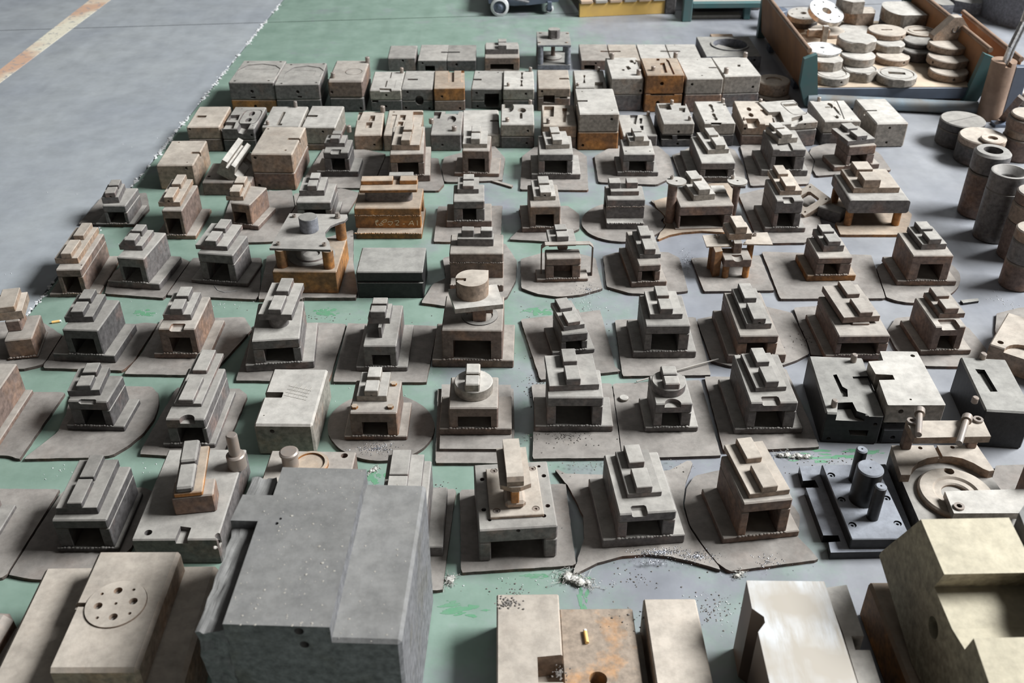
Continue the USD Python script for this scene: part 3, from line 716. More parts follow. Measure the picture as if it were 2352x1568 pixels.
# pale smeared block, front right of centre
R('D3')
h = .20
a, b_ = at(470, 560, h), at(995, 560, h); fr = Frame((a[0] , a[1], 0), math.atan2(*( (b_ - a)[[1, 0]])) )
p0, p1 = fr.top(440, 470, h), fr.top(978, 476, h)
def T(x, y): return fr.top(x, y, h)
t = thing('die_block', 'tall pale block with white smears and a notched left edge, front right', 'die block', fr.o, fr.yaw)
pts = [T(440, 470), T(975, 476), T(1090, 820), T(1205, 1180), T(1300, 1500), T(700, 1500), T(600, 1180), T(520, 825), T(568, 760), T(560, 720), T(478, 662)]
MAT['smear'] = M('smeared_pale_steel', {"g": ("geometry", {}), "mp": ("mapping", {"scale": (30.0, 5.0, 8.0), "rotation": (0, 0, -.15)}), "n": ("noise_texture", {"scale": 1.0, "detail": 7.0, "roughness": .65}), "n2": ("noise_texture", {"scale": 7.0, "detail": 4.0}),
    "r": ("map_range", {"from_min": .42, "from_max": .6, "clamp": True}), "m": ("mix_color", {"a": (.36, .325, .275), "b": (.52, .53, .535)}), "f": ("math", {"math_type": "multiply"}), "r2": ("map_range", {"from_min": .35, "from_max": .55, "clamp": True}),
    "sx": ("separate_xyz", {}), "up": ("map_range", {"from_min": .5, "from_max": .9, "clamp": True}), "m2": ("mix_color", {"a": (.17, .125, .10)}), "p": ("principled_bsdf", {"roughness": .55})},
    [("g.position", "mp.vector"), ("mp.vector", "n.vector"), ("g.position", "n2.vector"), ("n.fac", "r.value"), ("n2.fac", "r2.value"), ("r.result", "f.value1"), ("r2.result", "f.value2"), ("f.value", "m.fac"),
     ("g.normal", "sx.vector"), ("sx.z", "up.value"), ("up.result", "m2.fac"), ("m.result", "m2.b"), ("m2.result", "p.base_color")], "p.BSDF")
part(t, 'block_body', tri(prism_m(pts, 0, h)), 'smear')
h2 = h - .025
T2 = lambda x, y: fr.top(x, y, h2)
e = .0006
pts = [T2(985, 520) , T2(1130, 500), T2(1250, 850), T2(1162, 852), T2(1190, 948), T2(1292, 950), T2(1365, 1180), T2(1460, 1500)]
base = Polygon(pts + [T2(1310, 1500), T2(1100, 820)]).buffer(0).difference(Polygon([T(440, 470), T(975, 476), T(1090, 820), T(1205, 1180), T(1300, 1500), T(700, 1500)]).buffer(e))
if base.geom_type != 'Polygon': base = max(base.geoms, key=lambda g: g.area)
part(t, 'side_ledge', tri(prism_m(base.exterior.coords[:-1], 0, h2)), 'pale')
FOOT.append((str(t.GetPath()), Polygon([fr.world((*q, 0))[:2] for q in (T(440, 470), T2(1130, 500), T2(1460, 1500), T(700, 1500))])))

# big tan V casting at the right edge: one profile run out to the right, its left end towards us
R('G5')
zt_ = .36
A = at(640, 95, zt_)
fr = Frame((A[0], A[1], 0), math.radians(1.5))
def EF(x, y):                                           # a pixel on the casting's left end face (local x = 0)
    n = np.array([fr.c, fr.s, 0]); r = ray(x, y); tt = ((fr.o - EYE) @ n) / (r @ n)
    q = fr.loc(EYE + r * tt); return q[1], q[2]
prof = [EF(*p) for p in ((640, 95), (285, 385), (262, 420), (330, 640), (440, 1000), (560, 1400), (900, 2050), (1420, 2050), (1115, 1165), (1035, 1265), (920, 1080), (760, 705), (850, 590))]
CAST = prof
t = thing('casting', 'large tan V-shaped casting at the bottom right corner', 'casting', fr.o, fr.yaw)
prof = [(y, max(z, .0)) for y, z in prof]
cs = np.array(prof); pg = Polygon(cs).buffer(0); cs = np.array(pg.exterior.coords[:-1])
cs = cs if Polygon(cs).exterior.is_ccw else cs[::-1]
Bw = fr.loc(at(1430, 75, zt_))
m = Manifold.extrude(CrossSection([cs]), Bw[0])           # (y, z, x) -> (x, y, z)
m = tri(m); m.vertices = m.vertices[:, [2, 0, 1]]
hq = EF(750, 1070)
hm = Manifold(__import__('manifold3d').Mesh(np.asarray(m.vertices, np.float32), np.asarray(m.faces, np.uint32))) - Manifold.cylinder(.25, .020, .020, 28).rotate((0, 90, 0)).translate((-.03, hq[0], hq[1]))
part(t, 'casting_body', tri(hm), 'tan')
FOOT.append((str(t.GetPath()), Polygon([fr.world((x, y, 0))[:2] for x in (0, Bw[0]) for y in (min(cs[:, 0]), max(cs[:, 0]))]).convex_hull))
# brown bar along its left
a = at(165, 650, .10); b_ = at(480, 1460, .10)
f3 = Frame((b_[0], b_[1], 0), math.atan2(a[1] - b_[1], a[0] - b_[0])); ln = float(np.linalg.norm(a - b_))
t = thing('steel_slab', 'rust brown slab lying under the tan casting, showing along its left', 'slab', f3.o, f3.yaw)
part(t, 'slab_body', rbox(-.16, ln, -.34, 0, 0, .10, c=.006), 'orange')
footprint(t, f3, -.16, ln, -.34, 0)
# dark grey block behind the right end of the casting
R('X')
zg = .36; o_ = fr.world((0, 0, 0))
pts = [at(x, y, zg)[:2] + (.022, 0) for x, y in ((2313, 1176), (2352, 1122), (2500, 1060), (2700, 1330), (2560, 1568), (2420, 1568), (2346, 1262))]
t = thing('steel_block', 'dark grey cornered block behind the right end of the tan casting', 'block', (pts[0][0], pts[0][1], 0))
part(t, 'block_body', tri(prism_m([p - pts[0] for p in pts], 0, zg)), 'grey')
FOOT.append((str(t.GetPath()), Polygon(pts)))

# ================================================================== row 1 (nearest full row)
R('Q1')
bridge('nearest-row grey die cut off by the left edge, yellow mark on its flank', 'steel', (-800, 1130, -115, 1140, 1095), (-680, -255, 830), None, (40, 395),
       ((-640, 790, -330, 790), 730, (-560, -420, 680), (-150, 400)), plate=[(60, 1290), (0, 1325), (-400, 1340), (-900, 1340), (-600, 515), (540, 520)])
bridge('dark two-pad die behind the tan block with the round holed cover, nearest row', 'dark', (520, 1088, 1080, 1085, 1052), (545, 1035, 805), (610, 885, 885), (1200, 312),
       ((520, 752, 890, 745), 692, (597, 735, 650), (915, 215)), plate=[(75, 1290), (292, 1332), (480, 1338), (900, 1330), (1180, 1050), (1440, 570), (1290, 505), (560, 540)], tkw=dict(gap=(.49, .53)))

# die plate with a clamped punch and a turned post
fr, w, zt, d = fit_block((1245, 1195, 2010, 1190), 975, (1650, 162))
t = thing('die_plate', 'thick die plate with a rust-sided two-pad punch and a stepped round post on it', 'die plate', fr.o, fr.yaw)
m = rbox_m(0, w, 0, d, 0, zt, c=.003)
m, _ = block_feats(fr, m, zt, d, w, 0, [('h', 1335, 912, .0085), ('h', 1970, 938, .0085), ('h', 1695, 195, .0085), ('h', 2278, 208, .0085), ('f', 1940, 1048, .006)])
n = [fr.top(x, y, zt) for x, y in ((1570, 985), (1625, 855), (1722, 868), (1680, 990))]
m = m - prism_m([(n[0][0], -.01), n[1], n[2], (n[3][0], -.01)], zt - .012, 1)
part(t, 'plate_body', tri(m), 'steel'); footprint(t, fr, 0, w, 0, d)
a, b_ = fr.top(1580, 760, zt), fr.top(1955, 722, zt)
yaw2 = math.atan2(b_[1] - a[1], b_[0] - a[0]); f2 = Frame(fr.world((a[0], a[1], zt)), fr.yaw + yaw2); w2 = float(np.hypot(*(b_ - a)))
hb = f2.front(1750, 585)[2]; dd = f2.top(2090, 400, hb)[1]
def put(mesh, T0, yw):
    mesh = mesh.copy(); T = trimesh.transformations.rotation_matrix(yw, (0, 0, 1)); T[:3, 3] = T0; mesh.apply_transform(T); return mesh
pu = part(t, 'punch', put(rbox(0, w2, 0, dd, -.0004, hb, c=.003), (a[0], a[1], zt), yaw2), 'brown', 'rust-sided punch body')
f3 = Frame(f2.world((0, 0, hb)), f2.yaw)
zr = f3.front(1650, 507)[2]; r0, r1 = f3.front(1572, 510)[0], f3.front(1735, 510)[0]; e1 = f3.front(1835, 600)[0]; dr = f3.top(1860, 78, zr)[1]
for nm, mm in (('punch_holder', rbox(r0 - .006, e1, 0, dr, -.0004, zr * .42, c=.002)), ('pad', rbox(r0, r1, 0, dr * .52, zr * .4, zr, c=.004)), ('pad', rbox(r0, r1, dr * .53, dr, zr * .4, zr + .006, c=.004))):
    part(pu, nm, put(put(mm, (0, 0, hb), 0), (a[0], a[1], zt), yaw2), 'orange' if nm == 'punch_holder' else 'steel')
R('Q5')
c_ = fr.top(2140, 1135, zt); r = 84 * crop[2] * depth_of(fr.world((*c_, zt))) / F
part(t, 'post', lathe([(0, 0), (r, 0), (r, .034), (r - .003, .037), (r * .62, .038), (r * .60, .092), (r * .5, .096), (0, .096)]).apply_translation((c_[0], c_[1], zt)), 'pin', smooth=30)
# second plate, half hidden behind the big grey block
R('Q6')
zt = .075
a, b_ = at(228, 992, zt), at(1005, 1005, zt)
yaw = math.atan2(b_[1] - a[1], b_[0] - a[0]); d = .24; w = float(np.linalg.norm(b_ - a)) - .004
fr = Frame((a[0] + math.sin(yaw) * d + .006, a[1] - math.cos(yaw) * d, 0), yaw)
t = thing('die_plate', 'die plate with a mushroom-headed post on a round ring, behind the huge grey block', 'die plate', fr.o, fr.yaw)
m = rbox_m(0, w, 0, d, 0, zt, c=.003); c_ = fr.top(905, 1043, zt); m = m - cyl_m(c_[0], c_[1], zt - .03, 1, .0085)
part(t, 'plate_body', tri(m), 'brown'); footprint(t, fr, 0, w, 0, d)
c_ = fr.top(600, 1130, zt); r = abs(fr.top(765, 1130, zt)[0] - c_[0])
part(t, 'ring', lathe([(0, 0), (r, 0), (r, .006), (r * .95, .009), (r * .8, .009), (r * .8, .004), (0, .004)]).apply_translation((c_[0], c_[1], zt)), 'orange', smooth=30)
hh = .045; c2 = fr.top(400, 985, zt + .009 + hh); rr = abs(fr.top(487, 985, zt + .009 + hh)[0] - c2[0])
part(t, 'post', lathe([(0, 0), (rr * .85, 0), (rr * .85, hh - .012), (rr, hh - .008), (rr, hh - .003), (rr - .004, hh), (0, hh)]).apply_translation((c2[0], c2[1], zt + .0035)), 'pin', smooth=30)

R('Q2')
bridge('two-pad die dusted with bright swarf, standing right behind the huge grey block', 'steel', (120, 1165, 620, 1165, 1080), (150, 480, 830), None, (590, 300),
       ((60, 790, 400, 790), 730, (90, 270, 690), (315, 207)), plate=[(200, 1470), (612, 1470), (735, 560), (160, 540)], tkw=dict(gap=(.5, .52)))

# die with a bolted plate and a tall rounded rib
fr, w = Frame.edge(945, 1215, 1640, 1172, PT)
zt = fr.front(1290, 912)[2]; d = fr.top(910, 338, zt)[1]; zo = fr.front(1290, 1030)[2]
t = thing('bridge_die', 'die with a bolted square plate and one tall rounded rib on a rusty stem', 'die', fr.o, fr.yaw)
o0, o1 = fr.front(1050, 1040)[0], fr.front(1530, 1020)[0]
part(t, 'leg', rbox(0, o0, 0, d, 0, zo - .0002, c=.003), 'steel'); part(t, 'leg', rbox(o1, w, 0, d, .0, zo - .0002, c=.003), 'steel')
m = rbox_m(0, w, 0, d, zo, zt, c=.003)
m, _ = block_feats(fr, m, zt, d, w, 0, [('h', 970, 472, .0055), ('h', 985, 745, .0055), ('h', 1525, 440, .0055), ('h', 1560, 710, .0055), ('h', 1525, 800, .0055), ('h', 1480, 355, .004), ('h', 1038, 838, .004), ('f', 1295, 935, .0045)])
part(t, 'slab', tri(m), 'steel')
a, b_ = fr.top(1042, 838, zt), fr.top(1525, 800, zt); hz = .0085
dd = fr.top(1015, 376, zt + hz)[1]
m = rbox_m(a[0], b_[0], min(a[1], b_[1]), dd, zt, zt + hz, c=.0015)
sc_ = [fr.top(x, y, zt + hz) for x, y in ((1075, 395), (1420, 375), (1100, 755), (1453, 735))]
for q in sc_: m = m - cyl_m(q[0], q[1], zt + .003, 1, .0085)
tp = part(t, 'top_plate', tri(m), 'buff')
for q in sc_: part(tp, 'cap_screw', tri(cyl_m(q[0], q[1], zt + .003, zt + .0075, .0075) - cyl_m(q[0], q[1], zt + .005, 1, .0038, seg=6)), 'pin')
z1 = zt + hz
p0, p1 = fr.top(1178, 745, z1), fr.top(1365, 735, z1); wx = p1[0] - p0[0]
part(t, 'stem_base', rbox(p0[0], p1[0], p0[1], p0[1] + wx * 1.3, z1, z1 + .02, c=.008), 'buff')
s0, s1 = fr.top(1232, 690, z1 + .02), fr.top(1304, 685, z1 + .02)
hn = .034
part(t, 'stem', rbox(s0[0], s1[0], s0[1], s0[1] + .05, z1 + .018, z1 + .02 + hn, c=.002), 'orange', 'rusty stem')
z2 = z1 + .02 + hn
h0, h1 = fr.top(1135, 590, z2), fr.top(1410, 545, z2); yb_ = fr.top(1240, 180, z2 + .014)[1]
yh = min(h0[1], h1[1])
hd = part(t, 'rib_holder', tri(Manifold.hull_points(np.array([(x, y + (0 if abs(x - (h0[0] + h1[0]) / 2) < .012 else .010), z) for x in (h0[0], (h0[0] + h1[0]) / 2 - .01, (h0[0] + h1[0]) / 2 + .01, h1[0]) for y in (yh, yb_ - .01) for z in (z2, z2 + .012)]))), 'buff')
r0, r1 = fr.top(1195, 470, z2 + .04), fr.top(1348, 455, z2 + .04)
yr = fr.top(1240, 106, z2 + .04)[1]
m = Manifold.hull_points(np.array([(x, y, z) for x in (r0[0], r1[0]) for y, z in ((yh + .004, z2 + .012), (yh + .002, z2 + .026), (yh + .008, z2 + .036), (yh + .016, z2 + .040), (yr, z2 + .040), (yr, z2 + .012))]))
part(t, 'rib', tri(m), 'buff'); footprint(t, fr, 0, w, 0, d)
want_plate(t, fr, [(782, 1312), (1815, 1245), (1720, 508), (768, 568)])

R('Q3')
bridge('two-pad die on a star-shaped offcut with concave edges, sprinkled with bright swarf', 'steel', (245, 1095, 985, 1045, 1018), (380, 887, 778), (480, 858, 795), (300, 246),
       ((472, 645, 782, 622), 605, (555, 702, 545), (540, 160)), notch=(520, 660, 706, .011), plate=[(5, 1325), (200, 1225), (420, 1165), (640, 1145), (860, 1165), (1080, 1215), (1330, 1292), (1150, 1080), (1030, 900), (975, 700), (1000, 500), (1065, 320), (1030, 295), (850, 390), (600, 420), (300, 430), (-80, 420), (-195, 360), (-43, 560), (77, 800), (87, 1000), (-10, 1290)])
bridge('tall tan two-pad die with a wide dark opening on a half round sheet, nearest row', 'brown', (1325, 1055, 2015, 985, 1003), (1465, 1893, 680), (1580, 765, 1858), (1335, 256),
       ((1568, 648, 1932, 605), 605, (1690, 1832, 540), (1560, 95)), plate=[(1385, 1300), (2203, 1195), (2010, 985), (2030, 800), (1980, 720), (1900, 650), (1700, 390), (1300, 390), (1080, 440), (1000, 560), (975, 720), (1000, 880), (1100, 1050), (1200, 1150)], teemat='buff')

# black oily die set with three upright pins
R('Q4')
fr, w = Frame.edge(612, 1503, 1400, 1495, 0)
zl = fr.front(640, 1440)[2]
t = thing('die_set', 'black oily die set with one thick and two thin upright pins', 'die set', fr.o, fr.yaw)
pts = [fr.top(x, y, zl) for x, y in ((612, 1445), (1420, 1428), (1105, 650), (330, 668), (362, 800), (470, 792), (505, 860), (388, 862), (545, 1290), (680, 1290), (700, 1345), (592, 1352))]
part(t, 'base_plate', tri(prism_m(pts, 0, zl)), 'oily')
footprint(t, fr, min(p[0] for p in pts), max(p[0] for p in pts), min(p[1] for p in pts), max(p[1] for p in pts))
f2 = Frame(fr.world((*fr.top(775, 1415, zl), zl)), fr.yaw); zt = f2.front(805, 1325)[2]
p = [f2.top(x, y, zt) for x, y in ((805, 1328), (1330, 1305), (1108, 800), (1000, 640), (535, 652))]
o = fr.loc(f2.o)
x0, x1, y1 = 0, p[1][0], p[4][1]
m = rbox_m(x0, x1, 0, y1, 0, zt, c=.002).translate(tuple(o))
bs = [f2.top(x, y, zt) for x, y in ((617, 747), (710, 968), (1115, 955), (808, 1195), (1215, 1182))]
for q in bs: m = m - cyl_m(q[0] + o[0], q[1] + o[1], o[2] + zt - .008, 1, .0088)
tp = part(t, 'top_plate', tri(m), 'oily')
for q in bs: part(tp, 'cap_screw', tri(cyl_m(q[0] + o[0], q[1] + o[1], o[2] + zt - .009, o[2] + zt - .003, .0072) - cyl_m(q[0] + o[0], q[1] + o[1], o[2] + zt - .006, 1, .0036, seg=6)), 'oily')
for nm, bx, by, tx, ty, rp in (('thick_pin', 893, 965, 992, 682, 117), ('thin_pin', 822, 790, 912, 510, 50), ('thin_pin', 985, 1130, 1075, 845, 52)):
    b_ = f2.top(bx, by, zt); wp = f2.world((*b_, zt)); r = rp * crop[2] * depth_of(wp) / F
    h = .02
    while (proj(wp + np.array([0, 0, h]))[1] - crop[1]) / crop[2] > ty: h += .001
    m = lathe([(0, 0), (r, 0), (r, h - .003), (r - .003, h), (.0022, h), (.0022, h - .004), (0, h - .004)]); m.apply_translation((b_[0] + o[0], b_[1] + o[1], o[2] + zt - .0005))
    part(t, nm, m, 'oily', smooth=30)

# round die base with a bolted bridge bar
zt = .075
def W4(x, y, z): return at(x, y, z)
a, b_ = W4(1160, 480, zt), W4(1930, 478, zt)
yaw = math.atan2(b_[1] - a[1], b_[0] - a[0]); fr = Frame((a[0], a[1], 0), yaw)
t = thing('ring_die', 'dusty die with a sunken ring, bolted bridge bar and two loose cap screws', 'die', fr.o, fr.yaw)
tp = lambda x, y, z: fr.top(x, y, z)
zb = zt - .022
edge_ = [tp(1245, 745, zt), tp(1330, 745, zt), tp(1345, 690, zt), tp(1400, 630, zt), tp(1480, 595, zt), tp(1590, 578, zt), tp(1700, 580, zt), tp(1800, 598, zt), tp(1900, 640, zt), tp(1985, 690, zt), tp(2040, 712, zt), tp(2085, 705, zt), tp(1985, 560, zt), tp(1930, 478, zt), tp(1160, 480, zt)]
yl = -.36
pts = [tp(1160, 480, zt), tp(1930, 478, zt), tp(2085, 700, zt), (tp(2085, 700, zt)[0] + .02, yl), (tp(1245, 745, zt)[0] - .0, yl)]
part(t, 'base_body', tri(prism_m(pts, 0, zb)), 'steel')
m = prism_m(edge_, zb - .0004, zt)
g0, g1 = tp(1545, 465, zt), tp(1610, 600, zt)
m = m - prism_m([(g0[0] - .004, g0[1] + .01), (g0[0] + .005, g0[1] + .01), (g1[0] + .005, g1[1] - .02), (g1[0] - .004, g1[1] - .02)], zt - .008, 1)
for x, y in ((1418, 503), (1708, 497)): c_ = tp(x, y, zt); m = m - cyl_m(c_[0], c_[1], zt - .03, 1, .0052)
part(t, 'rear_collar', tri(m), 'buff')
c_ = tp(1745, 895, zb + .014); r = abs(tp(2075, 895, zb + .014)[0] - c_[0])
hm = tri(lathe_m([(r * .38, 0), (r, 0), (r, .010), (r - .004, .014), (r * .62, .014), (r * .56, .009), (r * .42, .009), (r * .38, .006)], 64).translate((c_[0], c_[1], zb - .0004)) - cyl_m(*tp(1678, 710, zb + .014), -1, 1, .0115))
part(t, 'ring', hm, 'buff', smooth=25)
# two stands and the bar across them
hs_ = 0
for x, y in ((1282, 500), (1868, 490)):
    q = tp(x, y, zt); hs_ = .075
    part(t, 'stand', rbox(q[0] - .011, q[0] + .011, q[1] - .008, q[1] + .012, zt - .0004, zt + hs_, c=.002), 'brown')
zz = zt + hs_; zb2 = zz + .018
q0, q1, q2, q3 = tp(1367, 412, zb2), tp(2055, 400, zb2), tp(1985, 255, zb2), tp(1290, 258, zb2)
br = part(t, 'bridge_bar', tri(Manifold.hull_points(np.array([(*q, z) for q in (q0, q1, q2, q3) for z in (zz, zb2)]))), 'buff')
for x, y in ((1340, 272), (1935, 258)):
    q = tp(x, y, zb2); part(br, 'socket_screw', tri(cyl_m(q[0], q[1], zb2 - .001, zb2 + .006, .0115) - cyl_m(q[0], q[1], zb2 + .001, 1, .0065, seg=6)), 'pin')
# front bar with its screw
zf = zb + .034
q = [tp(1640, 892, zf), tp(2420, 870, zf), tp(2330, 1090, zf), tp(1722, 1092, zf)]
fb = part(t, 'front_bar', tri(prism_m(q, zf - .018, zf)), 'pale')
part(t, 'stand', rbox(tp(1765, 1035, zf)[0] - .01, tp(1765, 1035, zf)[0] + .02, tp(1765, 1035, zf)[1], tp(1765, 1035, zf)[1] + .03, zb - .0004, zf - .0178, c=.002), 'brown')
c_ = tp(1765, 1038, zf); part(fb, 'socket_screw', tri(cyl_m(c_[0], c_[1], zf - .001, zf + .005, .0115) - cyl_m(c_[0], c_[1], zf, 1, .0065, seg=6)), 'pin')
footprint(t, fr, min(p[0] for p in pts), max(p[0] for p in pts), yl, 0)
BAR = (fr, zb2)
# the two loose cap screws lying across the bar
for k, (hx, hy, ex, ey, lab) in enumerate(((1412, 165, 1398, 390, 'left of two brass-coloured cap screws lying across the bridge bar'), (1833, 225, 1765, 468, 'right of the two loose cap screws on the bridge bar, hanging over its front'))):
    P0, P1 = at(hx, hy + 30, zb2 + .011), at(ex, ey, zb2 + .008)
    v = P1 - P0; L = float(np.linalg.norm(v[:2])); yw = math.atan2(v[1], v[0])
    t2 = thing('cap_screw', lab, 'screw', (P0[0], P0[1], zb2 + .0002), yw)
    m = Manifold.cylinder(.018, .0118, .0118, 28) - Manifold.cylinder(.01, .006, .006, 6).translate((0, 0, -.001))
    part(t2, 'screw_head', tri(m.rotate((0, 90, 0)).translate((-.014, 0, .0118))), 'pin')
    part(t2, 'shank', tri(Manifold.cylinder(L, .0075, .0075, 20).rotate((0, 90, 0)).translate((.003, 0, .0118))), 'pin', smooth=30)
bridge('die cut off by the right edge, beside the sunken ring base', 'brown', (2245, 1110, 2780, 1100, 1080), (2370, 2730, 700), None, (2500, 520), None, plate=[(2000, 1000), (2700, 1150), (2700, 640), (2100, 660)])

# ================================================================== row 2
R('Q5')
bridge('long reddish grey die cut off by the left edge, second row from the front', 'brown', (-720, 985, -15, 985, 945), (-560, -90, 700), None, (145, 212),
       ((-520, 640, -240, 640), 590, (-430, -330, 540), (0, 220)), plate=[(-900, 1040), (0, 1040), (90, 1045), (168, 1080), (590, 470), (-300, 470)])
bridge('dark two-pad die on a rounded sheet, second from left in the second row', 'dark', (607, 812, 1130, 826, 768), (668, 1022, 560), (725, 640, 908), (1080, 320),
       ((620, 512, 908, 500), 460, (680, 812, 415), (850, 208)), notch=(702, 858, 535, .009), plate=[(207, 1073), (840, 1060), (1010, 1038), (1160, 950), (1290, 840), (1390, 710), (1430, 580), (1425, 480), (1360, 420), (1000, 415), (640, 480), (600, 650), (520, 830)])
bridge('long dark two-pad die with a curved notch, left of the thick pale slotted block', 'steel', (1470, 970, 1945, 972, 935), (1535, 1888, 720), (1592, 802, 1812), (2095, 255),
       ((1570, 600, 1818, 603), 572, (1602, 1738, 543), (1810, 90)), notch=(1612, 1748, 645, .014, 1), plate=[(1257, 1028), (1585, 1050), (2000, 1050), (2230, 500), (2160, 440), (1590, 430), (1290, 950)])
R('Q6')
t, fr, zt, d, w = block('thick pale block with a slot in its left edge and chalky grid scratches on top', 'pale', (137, 1035, 655, 1040), 768, (540, 258), [('s', 200, 520, 358, 472, .03), ('f', 255, 825, .006), ('h', 180, 680, .0018)], c=.005)
gl = []
for k in range(4):
    a, b_ = fr.top(400 + 45 * k, 500 + 10 * k, zt), fr.top(480 + 45 * k, 400 + 8 * k, zt); gl.append(tube([(*a, zt + .0002), (*b_, zt + .0002)], .0006, 5))
    a, b_ = fr.top(360 + 15 * k, 500 - 28 * k, zt), fr.top(560 + 15 * k, 545 - 28 * k, zt); gl.append(tube([(*a, zt + .0002), (*b_, zt + .0002)], .0006, 5))
part(t, 'scratches', trimesh.util.concatenate(gl), 'dustpale')
bridge('rust brown die with four square screws and a wide low opening, on a round sheet', 'brown', (905, 905, 1473, 905, 868), (972, 1395, 662), (1060, 745, 1290), (1010, 362),
       ((1020, 556, 1290, 556), 505, (1082, 1207, 462), (1180, 246)), solid=True, feats=[('screw', 1000, 612, .0085, .007), ('screw', 1320, 612, .0085, .007), ('screw', 1352, 405, .008, .006)], teemat='pale', tkw=dict(hole=(1150, 508, .0042)),
       plate=[(1235 + 482 * math.cos(a), 785 + 305 * math.sin(a)) for a in np.linspace(0, 6.28, 40)[:-1]])
t, fr, zt, d, inf = bridge('die whose two pads cross a round disc, with a wide low opening, second row', 'brown', (1760, 857, 2412, 857, 800), (1850, 2290, 618), (1925, 695, 2225), (1950, 332), None, solid=True,
       z0=PT * 2, plate=[(1762, 980), (2415, 985), (2405, 400), (1780, 395)])
PLATES.pop(); want_plate(t, fr, [(1725, 1108), (2440, 1112), (2430, 440), (1745, 440)])
part(t, 'base_sheet', tri(prism_m([fr.loc(at(x, y, PT * 2))[:2] for x, y in ((1762, 980), (2415, 984), (2405, 405), (1782, 400))], -PT + .0003, -.0002)), 'plate')
def round_tee(t, fr, zt, xc, yb, rp, ytf, rib, bk, mat):
    """A round disc with a two-pad rib across it: front bottom pixel of the disc, half width, pixel row of the disc's top front edge."""
    p = fr.top(xc, yb, zt); r = rp * crop[2] * depth_of(fr.world((*p, zt))) / F
    cx, cy = p[0], p[1] + r
    f2 = Frame(fr.world((p[0] - r, p[1], zt)), fr.yaw)
    h = f2.front(xc, ytf)[2]
    part(t, 'disc_holder', cham_cyl(cx, cy, zt - .0004, zt + h, r, c=.002, seg=56), mat, smooth=30)
    zr = h + (h * .75)
    k0, k1 = fr.top(rib[0], rib[2], zt + zr), fr.top(rib[1], rib[2], zt + zr)
    y0 = cy - math.sqrt(max(1e-6, r * r - ((k1[0] - k0[0]) / 2) ** 2)); y1 = 2 * cy - y0
    L = y1 - y0
    part(t, 'pad', rbox(k0[0], k1[0], y0, y0 + L * .46, zt + h * .6, zt + zr, c=.003), mat)
    part(t, 'pad', rbox(k0[0], k1[0], y0 + L * .54, y1, zt + h * .6, zt + zr, c=.003), mat)
round_tee(t, fr, zt, 2065, 560, 176, 475, (1985, 2120, 435), None, 'pale')
R('Q7')
bridge('die with a very broad holder under two pads, centre of the second row', 'steel', (305, 907, 1010, 907, 853), (412, 910, 600), (500, 685, 825), (400, 345),
       ((435, 545, 885, 527), 495, (590, 722, 435), (640, 160)), plate=[(288, 1148), (1088, 1140), (1000, 470), (275, 480), (300, 660)])
t, fr, zt, d, inf = bridge('small die with pads across a round disc above a round notch, square sheet', 'steel', (1295, 912, 1775, 905, 868), (1370, 1703, 658), (1460, 745, 1630), (1335, 400), None,
       notch=(1480, 1628, 612, .012, 1), plate=[(1098, 1145), (1983, 1120), (1800, 440), (1008, 472)])
round_tee(t, fr, zt, 1530, 603, 155, 535, (1480, 1622, 488), None, 'steel')
c_ = at(1108, 615, PT); r = 41 * crop[2] * depth_of(c_) / F
t2 = thing('steel_button', 'loose round steel button lying on the sheet of the small round-disc die', 'button', (c_[0], c_[1], PT + .0002))
part(t2, 'button_body', cham_cyl(0, 0, 0, .0075, r, c=.001), 'pale', smooth=30)
R('Q8')
bridge('two-pad die with a stepped pocket in its front edge, next to the black die blocks', 'steel', (490, 930, 1108, 920, 882), (602, 1027, 648), (702, 732, 955), (640, 208),
       ((685, 550, 962, 538), 510, (780, 900, 458), (720, 152)), notch=(755, 915, 588, .010), plate=[(400, 1083), (1262, 1043), (1180, 830), (960, 330), (500, 410), (225, 410)])
block('black die block with two pins, a key-shaped slot and a gritty corner pocket', 'soot', (1262, 1000, 1778, 1022), 745, (1400, 228),
      [('p', [(1385, 395), (1418, 390), (1470, 500), (1515, 525), (1518, 592), (1470, 590), (1450, 540)], .012), ('pin', 1572, 290, 200, 54), ('pin', 1395, 695, 612, 54),
       ('p', [(1428, 645), (1560, 640), (1600, 720), (1680, 745), (1680, 860), (1415, 860)], .022), ('p', [(1560, 410), (1700, 405), (1850, 740), (1850, 800), (1690, 745)], .006),
       ('f', 1765, 840, .005), ('f', 1345, 968, .005), ('n', [(1525, 890), (1705, 895), (1690, 945), (1540, 935)], .02)], c=.004)
R('Q12')
fr, w, zt, d = fit_block((1645, 1680, 2215, 1675), 1332, (1800, 850))
zs = fr.front(1950, 1487)[2]
zlow = fr.front(1950, 1550)[2]
T_ = lambda x, y: fr.top(x, y, zt)
t = thing('lower_die_block', 'dark lower half under the bright slotted block in the second row', 'die block', fr.o, fr.yaw)
m = rbox_m(0, w, 0, d * .95, 0, zlow, c=.004); m, _ = block_feats(fr, m, zlow, d, w, 0, [('f', 1765, 1625, .006)])
part(t, 'block_body', tri(m), 'oily'); footprint(t, fr, 0, w, 0, d)
for k in range(4): part(t, 'spacer', rbox(w * (.1 if k % 2 else .75), w * (.25 if k % 2 else .9), d * (.1 if k < 2 else .7), d * (.25 if k < 2 else .85), zlow - .0004, zs, c=.001), 'oily')
u = thing('upper_die_block', 'bright dusty upper block with a long slot and a cut-out rear corner', 'die block', fr.world((0, 0, zs + .0004)), fr.yaw)
pts = [T_(1722, 1335), T_(2245, 1335), T_(1985, 852), T_(1650, 848), T_(1680, 932), T_(1545, 940), T_(1612, 1055), T_(1765, 1062), T_(1785, 1105), T_(1640, 1108)]
pts = [(x, y) for x, y in Polygon(pts).buffer(-.003).buffer(.003, 4).exterior.coords[:-1]]
